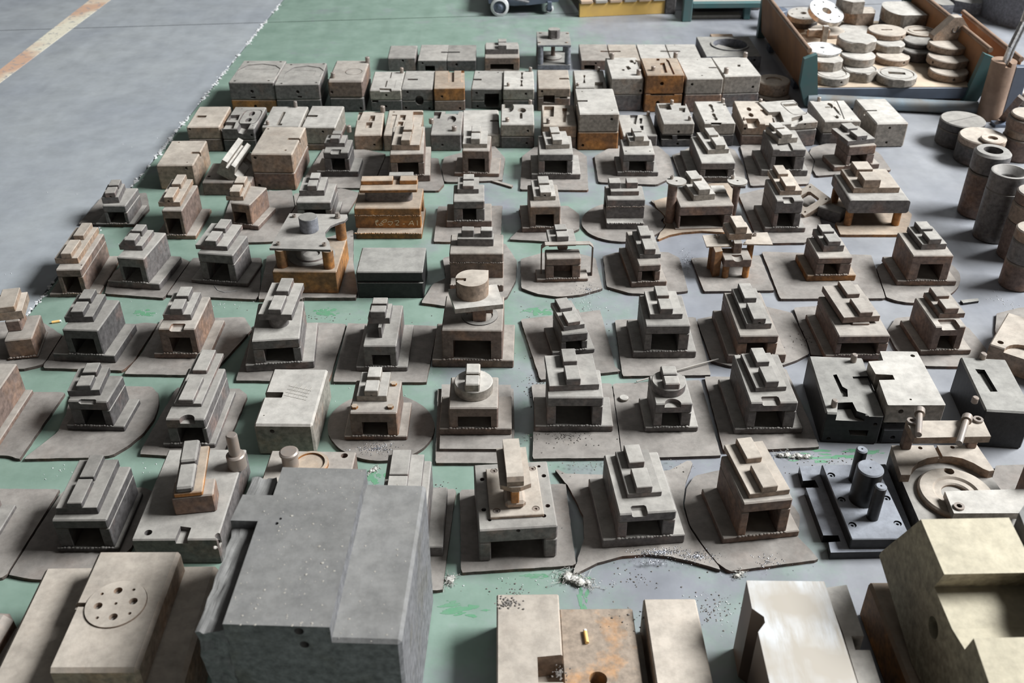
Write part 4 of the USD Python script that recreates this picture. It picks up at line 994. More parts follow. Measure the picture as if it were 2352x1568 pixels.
m = prism_m(pts, 0, zt - zs)
for x, y, r in ((1945, 890, .006), (1927, 1283, .003)): c_ = T_(x, y); m = m - cyl_m(c_[0], c_[1], .01, 1, r)
q = fr.front(1838, 1390); m = m - ycyl_m(q[0], q[2] - zs, -.01, .03, .0065)
part(u, 'block_body', tri(m), 'pale')
R('C3')
block('black die block with two sunken pockets and two pins, right end of second row', 'soot', (2000, 722, 2330, 742), 478, (1930, 105),
      [('pin', 2015, 432, 378, 45), ('pin', 2070, 130, 75, 45), ('p', [(2015, 190), (2080, 195), (2170, 345), (2120, 345)], .012), ('p', [(1770, 150), (1885, 130), (1985, 290), (1890, 300)], .008)], c=.004)
R('X')
zt = .075
a = at(2273, 790, zt); fr = Frame((a[0], a[1], 0), math.radians(-36))
t = thing('die_block', 'brown cornerwise block with a hollowed top, cut off by the right edge, second row', 'die block', fr.o, fr.yaw)
m = rbox_m(0, .2, 0, .2, 0, zt, c=.003); c_ = fr.top(2298, 786, zt); m = m - cyl_m(c_[0], c_[1], zt - .03, 1, .0085)
c_ = fr.top(2352, 815, zt); m = m - cyl_m(c_[0], c_[1], zt - .012, 1, .05)
part(t, 'block_body', tri(m), 'buff'); footprint(t, fr, 0, .2, 0, .2)

# ================================================================== row 3
R('Q9')
bridge('narrow pinkish die with a flared stem, at the left edge of the third row', 'brown', (70, 932, 350, 905, 915), (85, 345, 740), None, (315, 520),
       ((-95, 590, 220, 552), 515, (-40, 132, 455), (90, 287)), rise=.035, riser=('box', 72, 200, 675, .06), plate=[(-250, 1000), (0, 990), (205, 1008), (378, 968), (420, 920), (560, 700), (340, 560), (-200, 600)], solid=True, tkw=dict(one=True), teemat='buff')
bridge('dark two-pad die with a rounded right shoulder, second from left in the third row', 'dark', (492, 935, 1048, 955, 870), (620, 935, 662), (640, 737, 838), (1090, 385),
       ((590, 590, 848, 585), 540, (632, 748, 495), (845, 291)), solid=True, plate=[(388, 998), (1105, 1022), (1200, 940), (1420, 600), (1300, 590), (560, 700), (400, 960)])
bridge('two-pad die with a chipped notch and streaky rust on its right flank, third row', 'brown', (1392, 912, 1895, 915, 868), (1470, 1800, 650), (1520, 728, 1708), (1910, 355),
       ((1475, 570, 1727, 568), 518, (1525, 1640, 470), (1690, 270)), solid=True, notch=(1520, 1650, 600, .009), teemat='steel', plate=[(1112, 1052), (1640, 1062), (1900, 1058), (2270, 650), (2200, 540), (1450, 560), (1290, 850)])
R('Q10')
bridge('large grey die on a round neck with yellow streaks on its right flank, third row', 'steel', (100, 1038, 718, 1000, 972), (180, 612, 745), (256, 830, 517), (715, 387),
       ((215, 567, 515, 572), 513, (295, 412, 475), (475, 192)), rise=.028, riser=('cyl', 298, 478, 650), plate=[(5, 1110), (330, 1115), (850, 1108), (1000, 600), (740, 590), (180, 600)], weldy=True)
bridge('grey die with a sloping-edged two-pad rib on a narrow pointed stem, third row', 'steel', (1090, 1030, 1555, 1030, 988), (1165, 1465, 803), (1230, 885, 1395), (1525, 430),
       ((1200, 602, 1395, 602), 548, (1215, 1352, 498), (1360, 368)), rise=.034, riser=('wedge', 1284, 1336, 728, .13), solid=True, plate=[(880, 1122), (1722, 1128), (1820, 620), (1012, 595)])
# big brown die with a round cutter on a skewed plate
t, fr, zt, d, inf = bridge('big brown die carrying a skewed plate with a notched round cutter on top', 'brown', (1775, 990, 2507, 1000, 922), (1868, 2408, 662), (1960, 755, 2303), (1980, 345), None, solid=True)
c_ = fr.top(2200, 560, zt); r = 165 * crop[2] * depth_of(fr.world((*c_, zt))) / F
part(t, 'ring', lathe([(r * .72, 0), (r, 0), (r, .003), (r * .72, .003)]).apply_translation((c_[0], c_[1] + r * .35, zt)), 'dark')
p0, p1 = fr.top(2140, 585, zt), fr.top(2258, 580, zt)
part(t, 'cross_block', rbox(p0[0], p1[0], p0[1], p0[1] + .05, zt - .0004, zt + .043, c=.002), 'brown')
q0, q1 = fr.top(2070, 545, zt + .02), fr.top(2318, 535, zt + .02)
part(t, 'cross_bar', rbox(q0[0], q1[0], p0[1] + .012, p0[1] + .032, zt + .02, zt + .043, c=.002), 'brown')
zp = zt + .043; zq = zp + .014
q = [fr.top(x, y, zq) for x, y in ((1980, 470), (2414, 425), (2357, 245), (1920, 290))]
cp = part(t, 'skew_plate', tri(prism_m(q, zp - .0002, zq)), 'pale')
c_ = fr.top(2135, 330, zq); r = 146 * crop[2] * depth_of(fr.world((*c_, zq))) / F
hc_ = .05
circ = np.array(Point(0, 0).buffer(r, 16).exterior.coords[:-1])
pg = Polygon(circ).difference(Polygon([(-.05, -.002), (-r * .35, -.002), (-r * .35, -r * .38), (-.05, -r * .38)])).difference(Point(r * .25, -r * .05).buffer(r * .2)).union(Polygon([(0, 0), (r, 0), (r * .98, r * .95), (0, r)]))
pg = pg if pg.geom_type == 'Polygon' else max(pg.geoms, key=lambda g: g.area)
m = prism_m(pg.exterior.coords[:-1], 0, hc_) + cyl_m(0, 0, 0, hc_ - .006, r * .9)
part(cp, 'cutter', tri(m.translate((c_[0], c_[1] + r * .05, zq - .0003))), 'buff', 'round cutter with a notch in its rim')
R('Q11')
bridge('small narrow dark die, skewed on a sheet with a bitten corner, third row', 'dark', (735, 897, 1120, 862, 858), (815, 1052, 690), (866, 765, 1006), (770, 480),
       ((840, 668, 1030, 640), 628, (878, 992, 585), (850, 366)), plate=[(630, 1105), (1363, 1027), (1305, 985), (1285, 900), (1170, 475), (900, 510), (452, 558)], teemat='steel')
bridge('two-pad die with a broad holder and lumpy weld drops under its foot, third row', 'steel', (1460, 912, 2030, 908, 852), (1560, 1957, 620), (1640, 700, 1882), (1560, 342),
       ((1615, 560, 1910, 556), 515, (1710, 1828, 470), (1715, 262)), plate=[(1370, 1072), (2168, 1062), (2030, 540), (1302, 565)])
R('Q12')
bridge('tall narrow die with a bored front pad on a half round sheet, third row', 'brown', (270, 958, 795, 952, 882), (358, 712, 712), (460, 780, 642), (330, 318),
       ((442, 650, 670, 645), 602, (510, 627, 558), (465, 238)), plate=[(135, 935), (300, 980), (600, 985), (780, 972), (900, 930), (1018, 868), (990, 770), (860, 500), (600, 440), (0, 560)], tkw=dict(hole=(565, 598, .0045)), teemat='steel')
bridge('die with an offset rib on a very broad overhanging holder, third row right', 'brown', (1150, 928, 1715, 922, 885), (1242, 1702, 712), (1312, 783, 1640), (1150, 352),
       ((1312, 597, 1642, 580), 545, (1470, 1590, 500), (1420, 212)), rise=.006, riser=('box', 1400, 1560, 615, .1), plate=[(1018, 878), (1700, 925), (1685, 600), (1100, 440), (872, 455)])
R('Q13')
bridge('die with a rounded front pocket and fluff at its foot, third row right', 'brown', (930, 1330, 1622, 1315, 1262), (1062, 1478, 945), (1222, 1065, 1448), (960, 545),
       ((1195, 830, 1540, 820), 765, (1290, 1475, 697), (1210, 408)), notch=(1250, 1490, 840, .012), solid=True, plate=[(600, 1200), (660, 1280), (1000, 1470), (1700, 1480), (1850, 1250), (1600, 950), (1100, 780), (620, 820), (500, 1000)])
bridge('die cut off by the right edge in the third row, behind the cornerwise brown block', 'brown', (2290, 1060, 2980, 1055, 1012), (2430, 2880, 600), None, (2350, 490), None, plate=[(1960, 1000), (2000, 1150), (2900, 1150), (2900, 700), (2300, 680), (1980, 760)])

# ================================================================== row 4
R('B1')
bridge('rusty flanked two-pad die with a bored front pad, leftmost of the fourth row', 'brown', (345, 873, 690, 868, 848), (428, 602, 682), (425, 735, 532), (760, 430),
       ((385, 642, 545, 640), 603, (415, 490, 573), (632, 360)), teemat='buff', tkw=dict(hole=(455, 607, .0042)), feats=[('h', 400, 648, .003), ('h', 560, 650, .003)])
bridge('two-pad die with a pale scratched right flank, second from left in the fourth row', 'steel', (750, 800, 1108, 824, 758), (842, 1025, 606), (842, 665, 962), (1140, 425),
       ((825, 545, 985, 550), 512, (855, 928, 480), (985, 372)), solid=True, plate=[(722, 846), (1128, 876), (1305, 625), (1230, 590), (760, 690)])
bridge('two-pad die on a crooked foot with a stray wire in front, fourth row', 'steel', (1320, 772, 1712, 802, 748), (1395, 1632, 578), (1422, 640, 1562), (1690, 445),
       ((1350, 540, 1570, 552), 510, (1410, 1488, 485), (1550, 335)), plate=[(1142, 856), (1760, 886), (1790, 850), (1800, 600), (1330, 600)])
R('G2')
# press tool with four posts
zb = .012
fr, w = Frame.edge(268, 1335, 1182, 1342, zb)
zt = fr.front(690, 1025)[2]; d = fr.top(1360, 540, zt)[1]
t = thing('press_tool', 'press tool with round rusty posts and a grey drum on its cut-out top plate', 'press tool', fr.o, fr.yaw)
part(t, 'base_block', rbox(0, w, 0, d, 0, zt, c=.003), 'orange'); footprint(t, fr, 0, w, 0, d)
want_plate(t, fr, [(20, 1420), (640, 1425), (660, 1400), (850, 1400), (1425, 1400), (1450, 1300), (1390, 900), (1390, 420), (150, 800)], t=zb)
zp0 = fr.front(270, 735)[2] * 0 ; 
p_ = fr.top(355, 985, zt)                                  # front left post
wp = fr.world((*p_, zt)); hp = .03
while (proj(wp + np.array([0, 0, hp]))[1] - crop[1]) / crop[2] > 738: hp += .001
z1 = zt + hp; z2 = z1 + .007
posts = [fr.top(x, y, zt) for x, y in ((355, 985), (1030, 1000), (1210, 585))]
rp = 80 * crop[2] * depth_of(wp) / F
posts = [(q[0], q[1] + rp) for q in posts]
posts.append((posts[0][0] + (posts[2][0] - posts[1][0]) - .01, posts[2][1]))
for q in posts: part(t, 'post', cham_cyl(q[0], q[1], zt - .0004, z1 + .0003, rp, c=.001), 'orange', smooth=30)
pl = [fr.top(x, y, z2) for x, y in ((180, 690), (1062, 712), (1045, 600), (990, 525), (985, 460), (1060, 370), (1180, 320), (1262, 298), (1310, 245), (1300, 202), (470, 186))]
tp = part(t, 'top_plate', tri(prism_m(pl, z1, z2)), 'steel')
q = fr.top(735, 490, z2); rr = 135 * crop[2] * depth_of(fr.world((*q, z2))) / F; hd = .03
while (proj(fr.world((q[0], q[1] + rr, z2 + hd)))[1] - crop[1]) / crop[2] > 235: hd += .001
part(t, 'drum', cham_cyl(q[0], q[1] + rr, z2 - .0003, z2 + hd, rr, c=.0015), 'bluegrey', 'grey drum', smooth=30)
for x, y in ((308, 640), (972, 652), (540, 240)):
    q = fr.top(x, y, z2); part(tp, 'bush', lathe([(.0035, 0), (.0065, 0), (.0065, .009), (.0035, .009)], 20).apply_translation((q[0], q[1], z2 - .0002)), 'pin', smooth=30)
q = fr.top(1165, 250, z2); part(tp, 'hex_bolt', tri(cyl_m(q[0], q[1], z2 - .0002, z2 + .006, .009) + cyl_m(q[0], q[1], z2 + .005, z2 + .018, .0075, seg=6)), 'pin')
q = fr.top(730, 960, zt); r = 340 * crop[2] * depth_of(fr.world((*q, zt))) / F
part(t, 'ring', lathe([(0, 0), (r, 0), (r, .003), (r * .68, .003), (r * .66, .008), (r * .36, .008), (r * .36, .003), (0, .003)], 56).apply_translation((q[0], q[1] + r, zt - .0003)), 'steel', smooth=30)

R('Q10')
block('low black block with a ledge around it and a dusty flat top, fourth row', 'soot', (1112, 370, 1703, 370), 135, (1450, -88), [('n', [(1090, 210), (1730, 210), (1730, 236), (1090, 236)], .006)], c=.003)
R('B2')
t, fr, zt, d, inf = bridge('die turned sideways with a worn weld seam, behind the skewed plate with the round cutter', 'brown', (750, 833, 1117, 833, 790), (750, 1116, 570), None, (1115, 437),
       ((800, 517, 1048, 520), 468, (825, 1038, 428), (930, 388)), side_open=True, shelf=738, teemat='steel', tkw=dict(side=(.3,), gap=(.40, .62)), plate=[(550, 908), (720, 932), (1000, 918), (1140, 872), (1200, 760), (1210, 620), (1130, 500), (700, 600), (720, 740), (630, 780)])
t, fr, zt, d, inf = bridge('die with a bent strap hoop over it, on a tongue-shaped sheet', 'brown', (1345, 770, 1700, 762, 748), (1408, 1645, 605), (1465, 656, 1592), (1440, 540),
       ((1430, 525, 1617, 518), 490, (1485, 1567, 455), (1520, 370)), rise=.012, riser=('box', 1490, 1560, 545, .05), teemat='steel',
       plate=[(1235, 608), (1240, 806), (1350, 848), (1500, 868), (1650, 853), (1800, 812), (1750, 600), (1600, 560), (1400, 560)])
q = fr.front(1388, 770); q2 = fr.front(1728, 745); hz = zt + .030; yh = d * .55
xs = [q[0] - .004, q2[0] + .004]
hoop = []
out = [(xs[0], -PT + .009), (xs[0], hz - .012), (xs[0] + .012, hz), (xs[1] - .012, hz), (xs[1], hz - .012), (xs[1], -PT + .009)]
th = .0028
inn = [(x + (th if k < 3 else -th), z - (th if k in (2, 3) else 0)) for k, (x, z) in enumerate(out)]
pts = np.array(out + inn[::-1]); cs = CrossSection([pts if Polygon(pts).exterior.is_ccw else pts[::-1]])
part(t, 'hoop', tri(Manifold.extrude(cs, .022).rotate((90, 0, 0)).translate((0, yh + .022, 0))), 'brown', 'bent flat strap')
bridge('narrow tall two-pad die with bluish swarf beside it, on a rounded sheet, fourth row', 'brown', (1995, 806, 2240, 795, 770), (2040, 2192, 650), (2075, 695, 2162), (2005, 415),
       ((2055, 606, 2200, 602), 577, (2090, 2167, 542), (2090, 380)), teemat='steel', plate=[(1803, 588), (1828, 798), (1990, 843), (2180, 853), (2390, 828), (2330, 600), (2250, 560), (1900, 560)])
R('G4')
# winged die: two flat wings on posts
fr, w = Frame.edge(870, 1275, 1172, 1272, PT)
zt = fr.front(1050, 1058)[2]; zs = fr.front(1050, 1143)[2]
d = .075
t = thing('bridge_die', 'rusty die with two flat wing plates on posts under its holder', 'die', fr.o, fr.yaw)
a0, a1 = fr.front(895, 1100)[0], fr.front(1205, 1100)[0]
m = rbox_m(a0, a1, 0, d, zs, zt, c=.002) - ycyl_m((a0 + a1) / 2, zt + .012, -.01, .03, .020, seg=30)
part(t, 'slab', tri(m), 'brown')
r = 38 * crop[2] * depth_of(fr.o) / F
for x in (915, 1140): q = fr.front(x, 1275); part(t, 'leg', cham_cyl(q[0], r + .002, 0, zs - .0002, r, c=.001), 'orange', smooth=30)
part(t, 'side_bracket', tri(prism_m([(a0 - .028, .012), (a0 - .004, .02), (a0 - .004, d), (a0 - .028, d)], 0, zt + .02)), 'orange')
wz = zt + .022
for nm, pts in (('left', ((700, 912), (998, 908), (965, 762), (655, 785))), ('right', ((1108, 883), (1447, 888), (1385, 750), (1225, 757)))):
    q = [fr.top(x, y, wz) for x, y in pts]
    part(t, 'wing_plate', tri(prism_m(q, wz - .004, wz)), 'buff')
q0, q1 = fr.top(1180, 880, wz), fr.top(1258, 880, wz)
part(t, 'post', cham_cyl((q0[0] + q1[0]) / 2, q0[1] + .02, 0, wz - .0038, (q1[0] - q0[0]) / 2, c=.001), 'orange', smooth=30)
part(t, 'post', cham_cyl(fr.top(790, 905, wz)[0], fr.top(790, 905, wz)[1] + .02, 0, wz - .0038, (q1[0] - q0[0]) / 2, c=.001), 'orange', smooth=30)
for x, y in ((825, 808), (1240, 790)): q = fr.top(x, y, wz); part(t, 'bush', lathe([(.0035, 0), (.006, 0), (.006, .009), (.0035, .009)], 20).apply_translation((q[0], q[1], wz - .0002)), 'pin', smooth=30)
s0, s1 = fr.top(998, 990, zt), fr.top(1088, 990, zt); rise = .036
part(t, 'riser', rbox(s0[0], s1[0], s0[1], s0[1] + .03, zt - .0004, zt + rise + .0004, c=.001), 'brown')
two_pads(t, 'die_holder', fr, zt + rise, (945, 842, 1206, 832), 772, (1030, 1162, 698), (1030, 570), 'buff', one=True)
want_plate(t, fr, [(672, 1415), (1462, 1405), (1300, 1010), (525, 1040)])
footprint(t, fr, a0 - .03, fr.front(1260, 1270)[0], 0, d)
R('B3')
bridge('two-pad die with an orange-brown foot, on the largest flat sheet of the fourth row', 'brown', (850, 763, 1187, 758, 722), (910, 1147, 600), (980, 645, 1087), (880, 458),
       ((965, 560, 1107, 556), 517, (1005, 1092, 488), (990, 370)), footmat='orange', teemat='steel', plate=[(672, 882), (1398, 878), (1300, 580), (545, 556)])
bridge('square rust brown two-pad die on a round sheet, right end of the fourth row', 'brown', (1470, 792, 1880, 792, 758), (1542, 1822, 586), (1640, 645, 1798), (1530, 424),
       ((1640, 545, 1812, 540), 507, (1700, 1787, 474), (1675, 350)), solid=True, teemat='steel', plate=[(1605 + 310 * math.cos(a), 745 + 165 * math.sin(a)) for a in np.linspace(0, 6.28, 40)[:-1]])

# ================================================================== row 5
R('B1')
bridge('dark grey two-pad die with a bored front pad, leftmost of the fifth row', 'steel', (660, 372, 925, 374, 364), (735, 892, 242), (740, 290, 848), (970, 118),
       ((708, 228, 825, 222), 186, (720, 792, 155), (855, 60)), tkw=dict(hole=(762, 181, .004)), plate=[(540, 366), (928, 372), (1030, 260), (1010, 150), (700, 180)])
bridge('buff-topped two-pad die with pinkish flank, second from left in the fifth row', 'brown', (1080, 472, 1355, 474, 444), (1148, 1287, 276), (1132, 330, 1237), (1390, 98),
       ((1095, 248, 1245, 247), 216, (1125, 1192, 185), (1275, 28)), teemat='buff', solid=True, tkw=dict(hole=(1162, 211, .0042)))
bridge('reddish brown two-pad die on a broad dusty sheet, third from left in the fifth row', 'brown', (1585, 388, 1785, 412, 358), (1610, 1738, 232), (1595, 285, 1692), (1800, 110),
       ((1560, 206, 1680, 206), 176, (1580, 1652, 145), (1690, 40)), teemat='buff', solid=True, tkw=dict(hole=(1617, 179, .004)), plate=[(1480, 500), (1882, 488), (2030, 245), (2010, 130), (1600, 160)])
bridge('grey two-pad die partly hidden by the press tool, fifth row', 'steel', (2010, 372, 2320, 372, 345), (2055, 2292, 218), (2095, 272, 2240), (2336, 86),
       ((2065, 174, 2237, 172), 136, (2115, 2182, 106), (2190, 15)), plate=[(1985, 300), (1990, 378), (2345, 378), (2480, 150), (2352, 120), (2000, 160)])
# orange rust die with chalk writing
R('G1')
t, fr, zt, d, inf = bridge('bright orange rusted die with chalk numbers, turned sideways on an oval neck', 'orange', (165, 1470, 1475, 1470, 1360), (150, 1462, 852), None, (1555, 450), None, shelf=1250, side_open=True, weldy=True)
fy = fr.top(800, 1250, fr.front(200, 1360)[2])[1]
s0, s1 = fr.top(330, 725, zt), fr.top(1275, 715, zt); rise = .040
ov = Polygon([(s0[0], s0[1]), (s1[0], s0[1]), (s1[0], s0[1] + .055), (s0[0], s0[1] + .055)]).buffer(-.02).buffer(.02, 10)
part(t, 'oval_neck', tri(prism_m(ov.exterior.coords[:-1], zt - .0004, zt + rise + .0004)), 'steel', 'smooth grey oval neck', smooth=30)
z1 = zt + rise
a0, a1 = fr.top(225, 555, z1), fr.top(1378, 540, z1); f2 = Frame(fr.world((a0[0], a0[1], z1)), fr.yaw + math.atan2(a1[1] - a0[1], a1[0] - a0[0]))
w = float(np.hypot(*(a1 - a0))); hb = f2.front(300, 492)[2]
ph = hb + .016
y0 = f2.top(800, 385, hb)[1]; y1 = f2.top(560, 205, ph)[1]
off = fr.loc(f2.o); T0 = (off[0], off[1], off[2])
yy = f2.yaw - fr.yaw
part(t, 'die_holder', put(rbox(0, w, 0, y1 + .004, -.0003, hb, c=.002), T0, yy), 'orange')
g0, g1 = f2.front(865, 340)[0], f2.front(1005, 340)[0]
part(t, 'pad', put(rbox(.002, g0, y0, y1, hb - .0004, ph, c=.002), T0, yy), 'orange'); part(t, 'pad', put(rbox(g1, w - .001, y0, y1, hb - .0004, ph, c=.002), T0, yy), 'orange')
g0, g1 = f2.top(815, 130, ph), f2.top(1305, 125, ph)
part(t, 'rear_pad', put(rbox(g0[0], g1[0], y1, f2.top(1000, 125, ph)[1], hb - .0004, ph, c=.002), T0, yy), 'steel')
# chalk strokes on the front of the legs
STR = [[(545, 1110), (580, 1090), (600, 1100), (575, 1130), (545, 1110), (560, 1190), (590, 1195)], [(600, 1180), (650, 1160), (700, 1175), (670, 1200), (615, 1195), (680, 1110), (720, 1085), (765, 1085), (760, 1120), (700, 1140), (680, 1110)], [(790, 1145), (800, 1120), (885, 1125), (890, 1140), (845, 1195), (800, 1170)],
       [(930, 1110), (1000, 1100), (1010, 1125), (945, 1190), (1010, 1190)], [(1090, 1168), (1130, 1168)], [(1205, 1190), (1245, 1130), (1275, 1105), (1310, 1190)], [(1225, 1165), (1300, 1160)], [(1378, 1100), (1382, 1195)]]
ch = []
for s_ in STR:
    q = [fr.front(x, y, fy + .0008) for x, y in s_]; ch.append(tube([np.array([a[0], a[1], a[2]]) for a in q], .0014, 6))
part(t, 'chalk_writing', trimesh.util.concatenate(ch), 'chalk', 'pale chalk figures 8802-A1')
R('B2')
bridge('two-pad die with a black front slab, right of the orange rusted die', 'steel', (725, 392, 1037, 388, 348), (775, 988, 210), (835, 265, 927), (820, 95),
       ((800, 158, 947, 157), 126, (835, 912, 105), (878, 24)), footmat='brown', plate=[(637, 488), (755, 490), (1100, 440), (1110, 240), (665, 245)])
bridge('square brown two-pad die with a bored front pad, centre of the fifth row', 'brown', (1245, 427, 1520, 422, 393), (1298, 1507, 247), (1340, 302, 1467), (1315, 96),
       ((1325, 207, 1477, 203), 177, (1370, 1447, 150), (1410, 38)), solid=True, teemat='pale', tkw=dict(hole=(1402, 171, .0042)), plate=[(1155, 472), (1440, 488), (1640, 400), (1640, 300), (1560, 240), (1220, 260), (1250, 380)])
bridge('die turned sideways on a round sheet, with a ledge along its foot, fifth row', 'steel', (1825, 402, 2080, 402, 364), (1822, 2084, 198), None, (2085, 102),
       ((1855, 172, 2050, 170), 142, (1850, 2050, 105), (1950, 52)), side_open=True, shelf=328, tkw=dict(side=(.35,), gap=(.40, .61)), plate=[(1945 + 290 * math.cos(a), 350 + 138 * math.sin(a)) for a in np.linspace(0, 6.28, 40)[:-1]])
R('G4')
# table die between two capped posts
t, fr, zt, d, inf = bridge('wide low die standing between two capped round posts', 'brown', (345, 722, 972, 705, 719), (372, 972, 458), (412, 566, 900), (340, 240),
       ((548, 402, 792, 382), 336, (615, 742, 272), (620, 55)), teemat='pale', weldy=False, platemat='orange', plate=[(140, 840), (280, 782), (420, 752), (650, 735), (900, 752), (960, 700), (1060, 350), (900, 150), (100, 400), (230, 640)])
q0, q1 = fr.top(770, 310, zt), fr.top(930, 315, zt)
part(t, 'bracket', rbox(q0[0], q1[0], q0[1], q0[1] + .05, zt, zt + .005, c=.001), 'pale')
for px_, bx, by, hx, hy, lr, sgn in (('left', 290, 655, 362, 172, 52, 1), ('right', 1005, 600, 1048, 170, 45, -1)):
    q = fr.top(bx, by, -.0)
    FOOT.append((str(t.GetPath()), Point(*fr.world((q[0], q[1] + .02, 0))[:2]).buffer(.024)))
    wp = fr.world((q[0], q[1], 0)); r = lr * crop[2] * depth_of(wp) / F; h = .05
    while (proj(wp + np.array([0, r, h]))[1] - crop[1]) / crop[2] > 200: h += .001
    ps = part(t, 'post', tri(Manifold.cylinder(h, r * (1 if sgn > 0 else .55), r, 28).translate((q[0], q[1] + r, 0))), 'brown', smooth=30)
    c_ = fr.top(hx, hy, h + .006); rc = 112 * crop[2] * depth_of(fr.world((*c_, h))) / F
    part(ps, 'cap', tri(cyl_m(c_[0], c_[1], h - .0002, h + .006, rc, seg=36) - cyl_m(c_[0], c_[1], -1, 1, .0042)), 'pale')
    n_ = fr.top(hx - 52, hy - 52, h + .016); part(ps, 'bush', lathe([(.0035, 0), (.006, 0), (.006, .011), (.0035, .011)], 18).apply_translation((n_[0], n_[1], h + .0058)), 'pin', smooth=30)
bridge('two-pad die with a deep notched black slab, right of the capped posts', 'steel', (1345, 755, 1808, 752, 700), (1438, 1742, 397), (1515, 543, 1697), (1330, 150),
       ((1520, 335, 1768, 330), 285, (1590, 1708, 232), (1500, 0)), teemat='buff', notch=(1570, 1690, 355, .011), plate=[(1290, 872), (1450, 872), (1815, 868), (2000, 690), (1900, 300), (1640, 190), (1060, 325)])
# tilted frame leaning on that die, with the block under it
R('X')
fa = at(1874, 500, .0); fr = Frame((fa[0], fa[1], 0), math.radians(-38))
t = thing('die_block', 'dark block lying under the tilted square frame', 'die block', fr.o, fr.yaw)
part(t, 'block_body', rbox(0, .085, .0, .05, 0, .045, c=.003), 'dark'); footprint(t, fr, 0, .085, 0, .05)
def tilt(name, label, cat, pt, yaw, pitch, roll, build, group=None):
    t = thing(name, label, cat, pt, 0)
    R_ = trimesh.transformations.euler_matrix(pitch, roll, yaw, 'sxyz')
    for nm, mesh, m in build: 
        mesh = mesh.copy(); mesh.apply_transform(R_); part(t, nm, mesh, m)
    return t
s_ = 376 * .20408 * 3.5 / F
e1 = (RIGHT * 160 - UP * 220 - FWD * 260) / 376; e2 = (RIGHT * -320 - UP * 195 - FWD * 32) / 376
n_ = np.cross(e1, e2); n_ = n_ if n_ @ FWD > 0 else -n_
R('G4')
Bp = at(1800, 566, .018)
m = rbox_m(0, s_, 0, s_, 0, .018, c=.001) - rbox_m(s_ * .24, s_ * .76, s_ * .24, s_ * .76, -1, 1, c=.006)
for x in (.12, .88):
    for y in (.12, .88): m = m - cyl_m(s_ * x, s_ * y, -1, 1, .004)
m = m - prism_m([(s_ * .5, -.1), (s_ + .2, -.1), (s_ + .2, s_ * .7)], -1, 1)
mm = tri(m); ax = np.stack([-e1, -e2, n_], 1)
if np.linalg.det(ax) < 0: mm.faces = mm.faces[:, ::-1]
mm.vertices = mm.vertices @ ax.T
t = thing('square_frame', 'tilted square steel frame with a square hole leaning by a notched die', 'frame', Bp)
mm.vertices += e1 * 0
part(t, 'frame_body', mm, 'buff')
R('B3')
fr, w = Frame.edge(1130, 388, 1505, 388, .010)
zs, zt = fr.front(1330, 292)[2], fr.front(1330, 205)[2]
a0, a1 = fr.front(1142, 250)[0], fr.front(1562, 250)[0]; d = fr.top(1055, 20, zt)[1]
t = thing('bridge_die', 'die with a thick rounded slab on round rusty legs, fifth row right end', 'die', fr.o, fr.yaw)
sl = Polygon([(a0, zs), (a1, zs), (a1, zt), (a0, zt)]).buffer(-.010).buffer(.010, 6)
part(t, 'slab', tri(Manifold.extrude(CrossSection([np.array(sl.exterior.coords[:-1]) if sl.exterior.is_ccw else np.array(sl.exterior.coords[:-1])[::-1]]), d).rotate((90, 0, 0)).translate((0, d, 0))), 'steel')
rl = 27 * crop[2] * depth_of(fr.o) / F
for x in (1145, 1475):
    q = fr.front(x, 385)
    for yl in (.006 + rl, d - .02): part(t, 'leg', cham_cyl(q[0], yl, 0, zs + .0004, rl, c=.001), 'orange', smooth=30)
two_pads(t, 'die_holder', fr, zt, (1172, 155, 1490, 152), 118, (1252, 1368, 68), (1250, -60), 'buff')
want_plate(t, fr, [(1088, 440), (1545, 440), (1580, 300), (1400, 150), (1000, 200), (1058, 370)], mat='orange', t=.010)
footprint(t, fr, a0, a1, 0, d)

# ================================================================== row 6
R('P1')
block('single tan block with a right-hand slot, at the left end of the sixth row', 'buff', (132, 1418, 498, 1414), 1172, (435, 925), [('s', 425, 1058, 548, 1038, .02), ('h', 308, 944, .004), ('h', 390, 1144, .003), ('f', 382, 1203, .005)])
t, fr, zt, d, w = block('dark brown base block carrying the leaning channelled block', 'brown', (560, 1476, 1050, 1476), 1343, (800, 1150), [('h', 610, 1285, .006)])
# leaning channelled block
L = .20
prof = [(0, 0), (.088, 0), (.088, .022), (.060, .030), (.052, .058), (.036, .060), (.030, .040), (.022, .040), (.020, .062), (0, .062)]
cs = CrossSection([np.array(prof)])
m = Manifold.extrude(cs, L).rotate((90, 0, 0)).translate((0, L, 0)) - rbox_m(.060, .12, .11, .15, .014, .1, c=.002)
o = fr.world((.055, .018, zt + .028))
tilt('die_block', 'channelled pale block leaning between the single tan block and the tall pinkish pair', 'die block', o, math.radians(-4), math.radians(0), math.radians(30), [('block_body', tri(m), 'pale')])
stack('broad pinkish upper block of the tall pair at the left of the sixth row', 'lower half of the tall pinkish pair at the left of the sixth row', 'buff', 'brown', (1078, 1420, 1490, 1425), 1250, 1062, (1360, 788),
      [('s', 1392, 918, 1520, 902, .02), ('h', 1200, 810, .005), ('h', 1375, 1023, .005), ('f', 1070, 1098, .006)], [('f', 1115, 1375, .006)])
bridge('small dark two-pad die with a notched slab, right of the tall pinkish pair', 'dark', (1690, 1288, 2108, 1290, 1232), (1772, 2022, 1046), (1830, 1110, 1962), (2060, 916),
       ((1765, 988, 1970, 990), 948, (1820, 1912, 908), (1905, 830)), notch=(1822, 1925, 1015, .008), teemat='steel', plate=[(1560, 1310), (1620, 1450), (1900, 1400), (2240, 1400), (2380, 1060), (2100, 1000), (1750, 1010)])
R('P2')
